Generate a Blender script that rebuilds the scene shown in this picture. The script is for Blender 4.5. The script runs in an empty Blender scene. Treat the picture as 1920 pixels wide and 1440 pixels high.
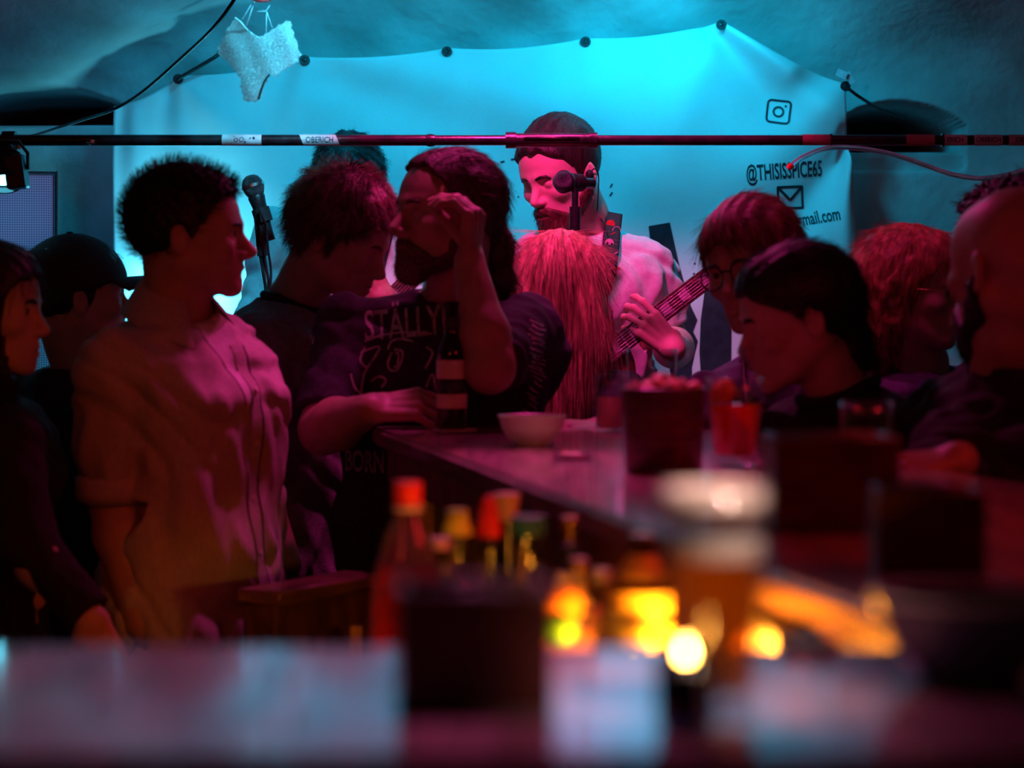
import bpy, bmesh, math, random
import numpy as np
from mathutils import Vector
from mathutils.bvhtree import BVHTree

SC = bpy.context.scene
COL = SC.collection
random.seed(4)

# ============================ CAMERA ============================
CAM_Z, FPX, HORIZON = 1.45, 4533.33, 560.0        # eye height, focal length in px of a 1920 frame, horizon row
cam = bpy.data.cameras.new('camera'); cam.lens = 85; cam.sensor_width = 36; cam.clip_start = .05; cam.clip_end = 60
cam.shift_y = -(720-HORIZON)/1920
cam.dof.use_dof = True; cam.dof.focus_distance = 5.7; cam.dof.aperture_fstop = 3.2
cam_o = bpy.data.objects.new('camera', cam); COL.objects.link(cam_o)
cam_o.location = (0, 0, CAM_Z); cam_o.rotation_euler = (math.pi/2, 0, 0); SC.camera = cam_o
SC.view_settings.view_transform = 'Standard'; SC.view_settings.look = 'None'
SC.view_settings.exposure = 0.0; SC.view_settings.gamma = 1.0; SC.view_settings.use_curve_mapping = False
SC.cycles.max_bounces = 8; SC.cycles.diffuse_bounces = 3; SC.cycles.glossy_bounces = 4
SC.cycles.transmission_bounces = 8; SC.cycles.transparent_max_bounces = 12
SC.cycles.use_denoising = True; SC.cycles.sample_clamp_indirect = 6.0; SC.cycles.blur_glossy = .3
SC.cycles.caustics_refractive = False; SC.cycles.caustics_reflective = False

# ============================ WORLD AND LIGHTS ============================
w = bpy.data.worlds.new('cellar_dark'); SC.world = w; w.use_nodes = True
w.node_tree.nodes['Background'].inputs[0].default_value = (.30, .02, .03, 1)
w.node_tree.nodes['Background'].inputs[1].default_value = .010
CYAN = (.0, .50, .84); MAGENTA = (1.0, .035, .33); RED = (1.0, .02, .03); WARM = (1.0, .30, .02)
def light(name, kind, loc, aim, energy, color, size=.1, spot=90, blend=.6, size_y=None, spread=None):
    l = bpy.data.lights.new(name, kind); l.energy = energy; l.color = color
    if kind == 'AREA':
        l.size = size
        if spread: l.spread = math.radians(spread)
        if size_y: l.shape = 'RECTANGLE'; l.size_y = size_y
    else: l.shadow_soft_size = size
    if kind == 'SPOT': l.spot_size = math.radians(spot); l.spot_blend = blend
    o = bpy.data.objects.new(name, l); COL.objects.link(o); o.location = loc
    o.rotation_euler = (Vector(aim)-Vector(loc)).to_track_quat('-Z', 'Y').to_euler()
    return o
light('cyan_uplight', 'SPOT', (-.89, 6.24, 1.34), (-.88, 6.45, 1.48), 30, (.10, .72, .95), .05, 118, 1.0)
light('cyan_top_wash', 'SPOT', (.42, 5.75, 2.42), (.42, 6.5, 1.75), 16, CYAN, .06, 150, 1.0)
light('cyan_wash_left', 'SPOT', (-.55, 5.62, 2.40), (-.45, 6.5, 1.75), 26, CYAN, .08, 120, .9)
light('cyan_wash_right', 'SPOT', (.40, 5.62, 2.40), (.35, 6.5, 1.75), 16, CYAN, .08, 120, .9)
light('cyan_lace_spot', 'SPOT', (-.22, 4.50, 2.40), (-.47, 4.95, 1.97), 75, (.06, .62, .9), .03, 30, .7)
light('cyan_vault_spot', 'SPOT', (.40, 6.02, 2.26), (.38, 6.40, 2.30), 9, CYAN, .05, 165, 1.0)
light('cyan_vault_spot_left', 'SPOT', (-.35, 5.75, 2.30), (-.35, 6.40, 2.32), 8, CYAN, .06, 150, 1.0)
light('stage_lamp_light', 'SPOT', (-1.065, 5.20, 1.675), (-1.25, 6.3, 1.45), 8, (.02, .40, .9), .03, 95, .8)
light('bowl_fill_spot', 'SPOT', (.22, 2.9, 2.36), (.033, 3.87, 1.24), 5, (.85, 1.0, .62), .03, 7, .5)  # added spot from an unseen source, brightens just the bowl
light('shelf_fill_spot', 'SPOT', (-.10, 2.05, 2.36), (-.04, 2.66, 1.10), 17, (1.0, .36, .12), .04, 26, .9)  # added from overhead to brighten the bottle caps; the source is invented
light('magenta_stage_spot', 'SPOT', (-.05, 4.85, 2.42), (.16, 5.42, 1.35), 80, MAGENTA, .05, 70, .25)
light('magenta_crowd_spot', 'SPOT', (.12, 5.10, 2.42), (.15, 4.5, 1.2), 30, MAGENTA, .05, 108, .9)
light('magenta_side_spot', 'SPOT', (-.06, 4.64, 2.38), (-.42, 4.42, 1.02), 34, (1.0, .05, .42), .04, 27, .7)
light('magenta_bar_spot', 'SPOT', (.05, 3.95, 2.36), (.03, 3.45, 1.21), 85, (1.0, .09, .42), .05, 46, .9)
light('magenta_beam', 'SPOT', (.1, 4.6, 2.3), (-1.42, 6.2, 1.63), 24, (1.0, .05, .55), .02, 10, .6)
light('red_room_light', 'AREA', (1.5, 2.2, 2.3), (.4, 2.8, 1.2), 2.2, RED, .5, spread=80)
light('magenta_near_spot', 'SPOT', (-.02, 1.95, 2.35), (-.10, 1.48, 1.21), 36, (1.0, .20, .55), .06, 42, 1.0)
light('magenta_pipe_fill', 'SPOT', (-.30, 4.75, 2.38), (-.46, 5.2, 1.79), 7, MAGENTA, .03, 24, .7)  # small extra spot put in to turn the left stickers pink
light('magenta_right_spot', 'SPOT', (.60, 4.45, 2.42), (.72, 4.7, 1.5), 9, MAGENTA, .05, 80, .9)
light('red_bar_spot', 'SPOT', (.9, 2.9, 2.2), (.45, 2.3, 1.21), 5, RED, .06, 60, .8)
light('red_back_light', 'AREA', (-.9, 1.2, 2.35), (-.5, 4.2, 1.0), 1.15, (1.0, .07, .035), .7, spread=100)
light('beer_fill_spot', 'SPOT', (.42, .95, 2.1), (.13, 1.43, 1.29), 80, (1.0, .58, .48), .03, 14, .6)  # made-up tight spot that lifts the beer glass and its foam
light('warm_counter_lamp', 'AREA', (.24, 2.45, 1.13), (-.05, 2.6, .93), 13, WARM, .8, size_y=.04, spread=140)
light('warm_panel_lamp', 'AREA', (.25, 2.40, 1.12), (.50, 2.3, .95), 16, WARM, .9, size_y=.04)
# ============================ GEOMETRY TOOLKIT ============================
def sub3(a, b): return (a[0]-b[0], a[1]-b[1], a[2]-b[2])
def V(*a): return np.array(a, dtype=np.float32)
def unit(v):
    v = np.asarray(v, dtype=np.float64); return v/max(np.linalg.norm(v), 1e-9)

def smin(a, b, k):
    h = np.maximum(k-np.abs(a-b), 0)/k
    return np.minimum(a, b)-h*h*k*0.25
def smax(a, b, k): return -smin(-a, -b, k)
def ell(P, c, r, R=None):
    q = P-np.asarray(c, np.float32)
    if R is not None: q = q@np.asarray(R, np.float32)
    r = np.asarray(r, np.float32)
    k0 = np.sqrt(((q/r)**2).sum(1))+1e-9; k1 = np.sqrt(((q/(r*r))**2).sum(1))+1e-6
    return k0*(k0-1)/k1
def cone(P, a, b, ra, rb):
    a = np.asarray(a, np.float32); b = np.asarray(b, np.float32); ab = b-a
    t = np.clip(((P-a)@ab)/max(float(ab@ab), 1e-9), 0, 1)
    return np.linalg.norm(P-a-t[:, None]*ab, axis=1)-(ra+(rb-ra)*t)
def chain(P, pts, rad, k=0.02):
    d = None
    for i in range(len(pts)-1):
        e = cone(P, pts[i], pts[i+1], rad[i], rad[i+1])
        d = e if d is None else smin(d, e, k)
    return d
def rbox(P, c, h, r, R=None):
    q = P-np.asarray(c, np.float32)
    if R is not None: q = q@np.asarray(R, np.float32)
    q = np.abs(q)-(np.asarray(h, np.float32)-r)
    return np.linalg.norm(np.maximum(q, 0), axis=1)+np.minimum(q.max(1), 0)-r
def wob(P, f, seed=0.0):
    """smooth pseudo noise in -1..1"""
    x, y, z = P[:, 0]*f+seed, P[:, 1]*f+seed*1.7, P[:, 2]*f-seed*0.6
    return (np.sin(x*1.3+1.7*np.sin(y*0.9+z*0.7))+np.sin(y*1.7+1.5*np.sin(z*1.1-x*0.6))+np.sin(z*1.5+1.6*np.sin(x*1.2+y*0.5)))/3.0

def nets(fn, lo, hi, h):
    """sparse surface nets: returns verts, quads"""
    lo = np.asarray(lo, np.float64); hi = np.asarray(hi, np.float64)
    B = 4
    nb = np.maximum(np.ceil((hi-lo)/(h*B)).astype(int), 1)
    ci = np.stack(np.meshgrid(*[np.arange(n) for n in nb], indexing='ij'), -1).reshape(-1, 3)
    cen = (lo+(ci+0.5)*h*B).astype(np.float32)
    dc = fn(cen)
    Vv = np.where(dc < 0, -1.0, 1.0).astype(np.float32).reshape(nb)
    Vv = np.repeat(np.repeat(np.repeat(Vv, B, 0), B, 1), B, 2)
    F = np.ones(np.array(Vv.shape)+1, np.float32); F[:-1, :-1, :-1] = Vv
    act = ci[np.abs(dc) < h*B*1.75+0.006]
    mask = np.zeros(F.shape, bool)
    for ox in range(B+1):
        for oy in range(B+1):
            for oz in range(B+1):
                mask[act[:, 0]*B+ox, act[:, 1]*B+oy, act[:, 2]*B+oz] = True
    idx = np.nonzero(mask)
    pts = (np.stack(idx, 1)*h+lo).astype(np.float32)
    F[idx] = fn(pts)
    F[0] = 1; F[-1] = 1; F[:, 0] = 1; F[:, -1] = 1; F[:, :, 0] = 1; F[:, :, -1] = 1
    S = F < 0
    c = [S[i:S.shape[0]-1+i, j:S.shape[1]-1+j, k:S.shape[2]-1+k] for i in (0, 1) for j in (0, 1) for k in (0, 1)]
    anyc = c[0].copy(); allc = c[0].copy()
    for e in c[1:]: anyc |= e; allc &= e
    cells = anyc & ~allc
    ii = np.stack(np.nonzero(cells), 1)
    vid = np.full(cells.shape, -1, np.int64); vid[cells] = np.arange(len(ii))
    acc = np.zeros((len(ii), 3)); cnt = np.zeros(len(ii))
    for ax in range(3):
        o1, o2 = [a for a in range(3) if a != ax]
        for a in (0, 1):
            for b in (0, 1):
                p = ii.copy(); p[:, o1] += a; p[:, o2] += b
                q = p.copy(); q[:, ax] += 1
                va = F[p[:, 0], p[:, 1], p[:, 2]]; vb = F[q[:, 0], q[:, 1], q[:, 2]]
                m = (va < 0) != (vb < 0)
                t = np.where(m, va/(np.where(m, va-vb, 1)), 0)
                pos = p.astype(np.float64); pos[:, ax] += t
                acc[m] += pos[m]; cnt[m] += 1
    verts = acc/cnt[:, None]*h+lo
    quads = []
    for ax in range(3):
        o1, o2 = [(1, 2), (2, 0), (0, 1)][ax]
        sl0 = [slice(None)]*3; sl1 = [slice(None)]*3
        sl0[ax] = slice(0, -1); sl1[ax] = slice(1, None)
        A = S[tuple(sl0)]; Bb = S[tuple(sl1)]
        ed = np.stack(np.nonzero(A != Bb), 1)
        ok = (ed[:, o1] > 0) & (ed[:, o2] > 0) & (ed[:, o1] < cells.shape[o1]) & (ed[:, o2] < cells.shape[o2])
        ed = ed[ok]
        def cid(d1, d2):
            e = ed.copy(); e[:, o1] -= d1; e[:, o2] -= d2
            return vid[e[:, 0], e[:, 1], e[:, 2]]
        q = np.stack([cid(1, 1), cid(0, 1), cid(0, 0), cid(1, 0)], 1)
        flip = ~A[ed[:, 0], ed[:, 1], ed[:, 2]]
        q[flip] = q[flip][:, ::-1]
        quads.append(q)
    quads = np.concatenate(quads)
    quads = quads[(quads >= 0).all(1)]
    return verts, quads

class MB:
    """collects geometry for ONE mesh object"""
    def __init__(s): s.v = []; s.f = []; s.m = []; s.n = 0; s.mats = []
    def slot(s, mat):
        if mat not in s.mats: s.mats.append(mat)
        return s.mats.index(mat)
    def add(s, verts, faces, mat=None):
        k = s.slot(mat) if mat is not None else 0
        s.v.append(np.asarray(verts, np.float64).reshape(-1, 3))
        for f in faces: s.f.append([int(i)+s.n for i in f]); s.m.append(k)
        s.n += len(s.v[-1]); return s
    def sdf(s, fn, lo, hi, h, mat=None):
        v, q = nets(fn, lo, hi, h); return s.add(v, q.tolist(), mat)
    def tube(s, pts, rad, mat=None, n=10, caps=True, close=False):
        pts = [np.asarray(p, np.float64) for p in pts]; m = len(pts)
        if np.isscalar(rad): rad = [rad]*m
        vs = []; up = None
        for i, p in enumerate(pts):
            t = unit(pts[min(i+1, m-1)]-pts[max(i-1, 0)]) if not close else unit(pts[(i+1) % m]-pts[(i-1) % m])
            if up is None: up = unit(np.cross(t, (0, 0, 1) if abs(t[2]) < .9 else (1, 0, 0)))
            up = unit(up-t*np.dot(up, t)); w = np.cross(t, up)
            for j in range(n):
                a = 2*math.pi*j/n; vs.append(p+(up*math.cos(a)+w*math.sin(a))*rad[i])
        fs = []
        for i in range(m if close else m-1):
            i2 = (i+1) % m
            for j in range(n):
                j2 = (j+1) % n; fs.append((i*n+j, i*n+j2, i2*n+j2, i2*n+j))
        if caps and not close:
            fs.append(tuple(range(n))[::-1]); fs.append(tuple((m-1)*n+j for j in range(n)))
        return s.add(vs, fs, mat)
    def lathe(s, prof, c=(0, 0, 0), mat=None, n=40, R=None, sx=1, sy=1):
        vs = []
        for r, z in prof:
            for j in range(n):
                a = 2*math.pi*j/n; vs.append((r*math.cos(a)*sx, r*math.sin(a)*sy, z))
        vs = np.array(vs)
        if R is not None: vs = vs@np.asarray(R).T
        vs = vs+np.asarray(c)
        fs = [(i*n+j, i*n+(j+1) % n, (i+1)*n+(j+1) % n, (i+1)*n+j) for i in range(len(prof)-1) for j in range(n)]
        if prof[0][0] > 1e-5: fs.append(tuple(range(n))[::-1])
        if prof[-1][0] > 1e-5: fs.append(tuple((len(prof)-1)*n+j for j in range(n)))
        return s.add(vs, fs, mat)
    def box(s, c, h, mat=None, R=None, bev=0.0):
        hx, hy, hz = h
        if bev > 0:
            b = min(bev, hx*.9, hy*.9, hz*.9)
            vs = []
            for sx in (-1, 1):
                for sy in (-1, 1):
                    for sz in (-1, 1):
                        vs += [(sx*hx, sy*(hy-b), sz*(hz-b)), (sx*(hx-b), sy*hy, sz*(hz-b)), (sx*(hx-b), sy*(hy-b), sz*hz)]
            bm = bmesh.new()
            for v in vs: bm.verts.new(v)
            bmesh.ops.convex_hull(bm, input=bm.verts)
            bm.verts.index_update()
            vs = [tuple(v.co) for v in bm.verts]; fs = [[v.index for v in f.verts] for f in bm.faces]; bm.free()
        else:
            vs = [(sx*hx, sy*hy, sz*hz) for sx in (-1, 1) for sy in (-1, 1) for sz in (-1, 1)]
            fs = [(0, 1, 3, 2), (4, 6, 7, 5), (0, 4, 5, 1), (2, 3, 7, 6), (0, 2, 6, 4), (1, 5, 7, 3)]
        vs = np.array(vs, np.float64)
        if R is not None: vs = vs@np.asarray(R).T
        return s.add(vs+np.asarray(c), fs, mat)
    def prism(s, poly, z0, z1, mat=None, R=None, c=(0, 0, 0)):
        n = len(poly); vs = [(x, y, z0) for x, y in poly]+[(x, y, z1) for x, y in poly]
        fs = [tuple(range(n))[::-1], tuple(range(n, 2*n))]+[(i, (i+1) % n, n+(i+1) % n, n+i) for i in range(n)]
        vs = np.array(vs, np.float64)
        if R is not None: vs = vs@np.asarray(R).T
        return s.add(vs+np.asarray(c), fs, mat)
    def grid(s, fn, nu, nv, mat=None, thick=None):
        vs = [fn(i/nu, j/nv) for i in range(nu+1) for j in range(nv+1)]
        fs = [(i*(nv+1)+j, (i+1)*(nv+1)+j, (i+1)*(nv+1)+j+1, i*(nv+1)+j+1) for i in range(nu) for j in range(nv)]
        if thick is not None:
            N = len(vs); vs = vs+[tuple(np.asarray(v)+np.asarray(thick)) for v in vs]
            fs = fs+[tuple(N+k for k in f[::-1]) for f in fs]
            def idx(i, j): return i*(nv+1)+j
            for i in range(nu):
                fs.append((idx(i+1, 0), idx(i, 0), N+idx(i, 0), N+idx(i+1, 0)))
                fs.append((idx(i, nv), idx(i+1, nv), N+idx(i+1, nv), N+idx(i, nv)))
            for j in range(nv):
                fs.append((idx(0, j), idx(0, j+1), N+idx(0, j+1), N+idx(0, j)))
                fs.append((idx(nu, j+1), idx(nu, j), N+idx(nu, j), N+idx(nu, j+1)))
        return s.add(vs, fs, mat)
    def build(s, name, mat=None, parent=None, smooth=True, label=None, cat=None, group=None, kind=None, fix=True, origin=None):
        me = bpy.data.meshes.new(name)
        vv = np.concatenate(s.v) if s.v else np.zeros((0, 3))
        if origin is None and parent is None: 
            origin = (float(vv[:, 0].mean()), float(vv[:, 1].mean()), float(vv[:, 2].min())) if len(vv) else (0, 0, 0)
            if kind == 'structure': origin = (0, 0, 0)
        off = np.zeros(3) if origin is None else np.asarray(origin, float)
        if parent is not None:
            off = np.zeros(3); q = parent
            while q is not None: off = off+np.array(q.location); q = q.parent
        me.from_pydata((vv-off).tolist(), [], s.f)
        for m in (s.mats or [mat]): me.materials.append(m)
        if s.mats: me.polygons.foreach_set('material_index', s.m)
        if fix and len(s.f) < 20000:
            bm = bmesh.new(); bm.from_mesh(me); bmesh.ops.recalc_face_normals(bm, faces=bm.faces); bm.to_mesh(me); bm.free()
        if smooth:
            me.polygons.foreach_set('use_smooth', [True]*len(me.polygons))
            if smooth != 'all': me.set_sharp_from_angle(angle=math.radians(42 if smooth is True else smooth))
        me.update()
        o = bpy.data.objects.new(name, me); COL.objects.link(o)
        if parent is not None: o.parent = parent
        else: o.location = origin
        tag(o, label, cat, group, kind)
        return o

def tag(o, label=None, cat=None, group=None, kind=None):
    if label: o['label'] = label
    if cat: o['category'] = cat
    if group: o['group'] = group
    if kind: o['kind'] = kind
    return o
def empty(name, loc, label, cat, group=None, kind=None):
    o = bpy.data.objects.new(name, None); COL.objects.link(o); o.location = loc; o.empty_display_size = .05
    return tag(o, label, cat, group, kind)

def text_mesh(txt, size, xs=1.0, bold=0.0, ext=0.0):
    """flat lettering -> (verts Nx3 in the xy plane, faces)"""
    cu = bpy.data.curves.new('t', 'FONT'); cu.body = txt; cu.size = size; cu.offset = bold; cu.extrude = ext
    cu.resolution_u = 3; cu.align_x = 'CENTER'; cu.align_y = 'CENTER'
    o = bpy.data.objects.new('t', cu); COL.objects.link(o)
    dg = bpy.context.evaluated_depsgraph_get(); me = bpy.data.meshes.new_from_object(o.evaluated_get(dg))
    vs = np.array([tuple(v.co) for v in me.vertices]).reshape(-1, 3); fs = [tuple(p.vertices) for p in me.polygons]
    bpy.data.objects.remove(o); bpy.data.curves.remove(cu); bpy.data.meshes.remove(me)
    vs[:, 0] *= xs
    return vs, fs

def cut_faces(vs, fs, step):
    """subdivide a flat mesh so that it can follow a curved surface"""
    bm = bmesh.new(); bv = [bm.verts.new(v) for v in vs]
    for f in fs:
        try: bm.faces.new([bv[i] for i in f])
        except ValueError: pass
    for ax in (0, 1):
        lo = min(v.co[ax] for v in bm.verts); hi = max(v.co[ax] for v in bm.verts); k = lo+step
        while k < hi:
            no = (1, 0, 0) if ax == 0 else (0, 1, 0); co = (k, 0, 0) if ax == 0 else (0, k, 0)
            bmesh.ops.bisect_plane(bm, geom=bm.verts[:]+bm.edges[:]+bm.faces[:], plane_co=co, plane_no=no); k += step
    bm.verts.index_update()
    out = np.array([tuple(v.co) for v in bm.verts]), [[v.index for v in f.verts] for f in bm.faces]
    bm.free(); return out
# ============================ PEOPLE ============================
def rotm(face, pitch=0, roll=0):
    """columns right, forward, up. face 0 = towards the camera, 90 = image right, 180 = away; pitch>0 looks down"""
    a = math.radians(face); F = np.array((math.sin(a), -math.cos(a), 0.0)); U = np.array((0, 0, 1.0)); Rt = np.cross(F, U)
    p = math.radians(pitch); F2 = F*math.cos(p)-U*math.sin(p); U2 = U*math.cos(p)+F*math.sin(p)
    r = math.radians(roll); R2 = Rt*math.cos(r)+U2*math.sin(r); U3 = U2*math.cos(r)-Rt*math.sin(r)
    return np.stack([R2, F2, U3], 1)

def head_local(q, fem=0.0, nose=1.0, jaw=1.0, mouth=0.0, closed=False):
    x = q.copy(); x[:, 0] = np.abs(x[:, 0])          # mirror
    d = ell(x, (0, -.014, .030), (.0755, .097, .086))
    d = smin(d, ell(x, (0, .028, -.030), (.060-.004*fem, .058, .078)), .03)
    d = smin(d, ell(x, (0, .052, .030), (.058, .035, .055)), .03)                # forehead
    d = smin(d, cone(x, (.052, -.012, -.048), (.016, .070, -.098), .018, .014*jaw), .035)
    d = smin(d, ell(x, (0, .078, -.101), (.018, .015*jaw, .014)), .018)           # chin
    d = smin(d, ell(x, (.043, .060, -.026), (.020, .022, .018)), .02)            # cheek bone
    d = smin(d, ell(x, (0, .070, -.062), (.030, .028, .030)), .02)               # maxilla
    d = smin(d, cone(x, (.008, .087, .016-.002*fem), (.038, .073, .018), .010-.003*fem, .008), .014)  # brow
    d = smax(d, -ell(x, (.031, .099, .000), (.017, .018, .012)), .012)           # socket
    d = smin(d, cone(x, (0, .083, .008), (0, .080+.030*nose, -.034), .0075, .0100), .012)  # bridge + tip
    d = smin(d, cone(x, (0, .078, -.044), (0, .078+.024*nose, -.040), .011, .0075), .008)
    d = smin(d, ell(x, (.012, .096, -.039), (.0075, .010, .0075)), .006)         # wings
    d = smax(d, -ell(x, (.007, .098, -.051), (.0034, .0045, .0035)), .002)
    lid = ell(x, (.031, .0745, -.001), (.0155, .0135, .0128))
    if not closed: lid = smax(lid, -ell(x, (.031, .090, -.0005), (.0130, .012, .0062)), .002)
    d = smin(d, lid, .004)
    d = smin(d, cone(x, (0, .0955, -.0655), (.020, .082, -.0685), .0058, .003), .006)   # upper lip
    d = smin(d, cone(x, (0, .0930, -.0775), (.018, .082, -.0735), .0072, .003), .006)   # lower lip
    d = smax(d, -ell(x, (0, .101, -.0705-mouth*.004), (.020, .012, .0016+mouth*.006)), .003)
    ear = ell(x, (.079, -.012, -.010), (.0070, .017, .029), np.array(((.96, -.28, 0), (.28, .96, 0), (0, 0, 1))))
    ear = smax(ear, -ell(x, (.089, -.008, -.008), (.0075, .011, .020)), .004)
    d = smin(d, ear, .008)
    return d

def hairline(y, front=.072, nape=-.075, side=-.02):
    ys = np.array([-.13, -.08, -.045, -.03, -.005, .012, .03, .050, .075, .10]);
    zs = np.array([nape, nape, nape*.85, -.02, side+.028, side, .028, front-.018, front-.004, front+.004])
    return np.interp(y, ys, zs)

def hair_local(q, thick=.012, front=.072, nape=-.075, side=-.02, amp=.003, freq=160, style='short', topadd=0.0):
    x = q.copy(); x[:, 0] = np.abs(x[:, 0])
    d = ell(q, (0, -.016, .032+topadd*.5), (.0755+thick, .099+thick, .087+thick+topadd*.5))
    d = smin(d, ell(q, (0, .050, .040), (.057+thick*.6, .036+thick*.4, .054+thick)), .03)
    if style == 'back':   n = np.sin(q[:, 0]*freq*1.6+2*np.sin(q[:, 2]*40)+np.sin(q[:, 1]*25))
    elif style == 'mop':  n = .5*np.sin(np.arctan2(q[:, 0], q[:, 1]-.0)*17+3*np.sin(q[:, 2]*30))+.9*wob(q, 85, 3)
    elif style == 'curl': n = 1.6*wob(q, 190, 1)
    else: n = wob(q, freq, 2)*1.3
    d = d+amp*n
    hl = hairline(q[:, 1], front, nape, side)+.004*np.sin(q[:, 0]*150)+.35*0
    hl = hl-np.clip(np.abs(q[:, 0])-.03, 0, .05)*.35*(q[:, 1] > .03)
    d = smax(d, (hl-q[:, 2])*.8, .008)
    return d

def strands(mb, verts, norms, cdir, n, L, r, mat, rng, curl=0.0, seg=6, sink=.003, lo=.6, jt=.08):
    """thin hairs grown from hair verts; cdir(p, nrm) gives the flow at a point"""
    if len(verts) == 0: return
    idx = rng.integers(0, len(verts), n)
    p = verts[idx]-norms[idx]*sink; nn = norms[idx]
    pts = [p.copy()]
    step = (L*(lo+(1-lo)*rng.random(n)))[:, None]/seg
    ph = rng.random((n, 3))*6.28; jit = rng.normal(0, jt, (n, 3)); jit = jit+curl*.8*np.stack([wob(p*np.array((1, 1, .6)), 75, s_) for s_ in (1., 5., 9.)], 1)
    for k in range(seg):
        d = cdir(p, nn)+jit+curl*.35*np.sin(ph+k*1.1)
        d = d/np.maximum(np.linalg.norm(d, axis=1, keepdims=True), 1e-6)
        p = p+d*step; pts.append(p.copy())
    A = np.stack(pts, 1)                      # n, seg+1, 3
    t = A[:, -1]-A[:, 0]; t /= np.maximum(np.linalg.norm(t, axis=1, keepdims=True), 1e-6)
    u = np.cross(t, rng.normal(0, 1, (n, 3))); u /= np.maximum(np.linalg.norm(u, axis=1, keepdims=True), 1e-6); w = np.cross(t, u)
    vs = []
    for k in range(seg+1):
        rr = r*(1-.75*k/seg)
        for a in (0, 2.094, 4.189): vs.append(A[:, k]+(u*math.cos(a)+w*math.sin(a))*rr)
    vs = np.stack(vs, 1)                      # n, 3*(seg+1), 3
    base = np.arange(n)[:, None, None]*(3*(seg+1))
    f = np.array([(k*3+j, k*3+(j+1) % 3, k*3+3+(j+1) % 3, k*3+3+j) for k in range(seg) for j in range(3)])[None]
    mb.add(vs.reshape(-1, 3), (base+f).reshape(-1, 4).tolist(), mat)

def vnorm(v, q):
    n = np.cross(v[q[:, 2]]-v[q[:, 0]], v[q[:, 3]]-v[q[:, 1]])
    out = np.zeros_like(v)
    for k in range(4): np.add.at(out, q[:, k], n)
    return out/np.maximum(np.linalg.norm(out, axis=1, keepdims=True), 1e-9)

def loft(P, H, N, Rt, tab, infl=0.0):
    """trunk: elliptical sections along the spine H->N; tab rows (t, half width, half depth, forward shift)"""
    H = np.asarray(H, np.float32); N = np.asarray(N, np.float32); ax = N-H; Ln = float(np.linalg.norm(ax)); ax = ax/Ln
    X = np.asarray(Rt, np.float32); X = X-ax*float(X@ax); X = X/np.linalg.norm(X); Y = np.cross(ax, X)
    q = P-H; t = (q@ax)/Ln
    T = np.array([r[0] for r in tab]); lo, hi = T[0], T[-1]
    tc = np.clip(t, lo, hi)
    # smooth (monotone cosine) interpolation
    def it(k):
        v = np.array([r[k] for r in tab]); i = np.clip(np.searchsorted(T, tc)-1, 0, len(T)-2)
        u = (tc-T[i])/(T[i+1]-T[i]); u = u*u*(3-2*u)*.5+u*.5
        return v[i]*(1-u)+v[i+1]*u
    a = it(1)+infl; b = it(2)+infl; s = it(3)
    xx = (q@X)/a; yy = (q@Y-s)/b
    r = (np.abs(xx)**2.3+np.abs(yy)**2.3)**(1/2.3)
    d = (r-1)*np.minimum(a, b)*.85
    ez = np.maximum(np.maximum(t-hi, lo-t), 0)*Ln
    return np.where(ez > 0, np.sqrt(np.maximum(d, 0)**2+ez**2)+np.minimum(d, 0)*0, np.maximum(d, -.2))

TORSO_M = [(-.12, .150, .105, .0), (0, .165, .118, .0), (.22, .152, .112, .006), (.45, .155, .112, .010), (.68, .172, .122, .012), (.82, .185, .108, .0), (.92, .145, .080, -.008), (1.0, .068, .060, -.008)]
TORSO_F = [(-.12, .155, .110, .0), (0, .165, .118, .0), (.22, .135, .100, .006), (.42, .125, .095, .006), (.66, .145, .118, .020), (.82, .160, .095, .0), (.92, .125, .070, -.008), (1.0, .058, .052, -.008)]

def hand_prims(W, D, Nn, curls, spread=(.10, .03, -.04, -.12), thumb=((.5, .6), (.25, .3)), side=1, sc=1.0):
    """list of (a, b, ra, rb): W wrist, D direction to the fingers, Nn back-of-hand normal, side=+1 thumb on D x Nn side"""
    D = unit(D); Nn = unit(np.asarray(Nn)-D*np.dot(Nn, D)); S = np.cross(D, Nn)*side; W = np.asarray(W, float)
    pr = []
    for i, o in enumerate((.030, .010, -.010, -.029)):
        kb = W+D*(.088-.004*abs(i-1.2))*sc+S*o*sc+Nn*(.003-.0022*abs(i-1.5))*sc
        pr.append((W+S*o*.55*sc+D*.012*sc, kb, .0135*sc, .0105*sc))
        L = (.043, .048, .044, .034)[i]*sc; r = (.0088, .0092, .0088, .0078)[i]*sc
        d = unit(D+S*spread[i]); p = kb; ang = 0
        for j, (l, c) in enumerate(zip((L, L*.62, L*.48), curls[i])):
            ang += c; dd = d*math.cos(ang)-Nn*math.sin(ang); q = p+dd*l
            pr.append((p, q, r*(1-.08*j), r*(.90-.08*j))); p = q
    tb = W+D*.022*sc+S*.024*sc-Nn*.006*sc
    t1 = thumb[0]; t2 = thumb[1]
    d1 = unit(D*.75+S*t1[0]-Nn*t1[1]); p1 = tb+d1*.040*sc
    d2 = unit(D*.9+S*t2[0]-Nn*t2[1]); p2 = p1+d2*.033*sc; d3 = unit(D*1.0+S*(t2[0]-.2)-Nn*(t2[1]+.1)); p3 = p2+d3*.026*sc
    pr += [(W+D*.01*sc+S*.012*sc, tb, .015*sc, .0155*sc), (tb, p1, .0155*sc, .0115*sc), (p1, p2, .0110*sc, .0100*sc), (p2, p3, .0100*sc, .0078*sc)]
    return pr
RELAX = [(.25, .35, .25), (.32, .42, .3), (.38, .48, .3), (.45, .5, .35)]
FIST = [(1.0, 1.3, .8)]*4

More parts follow.
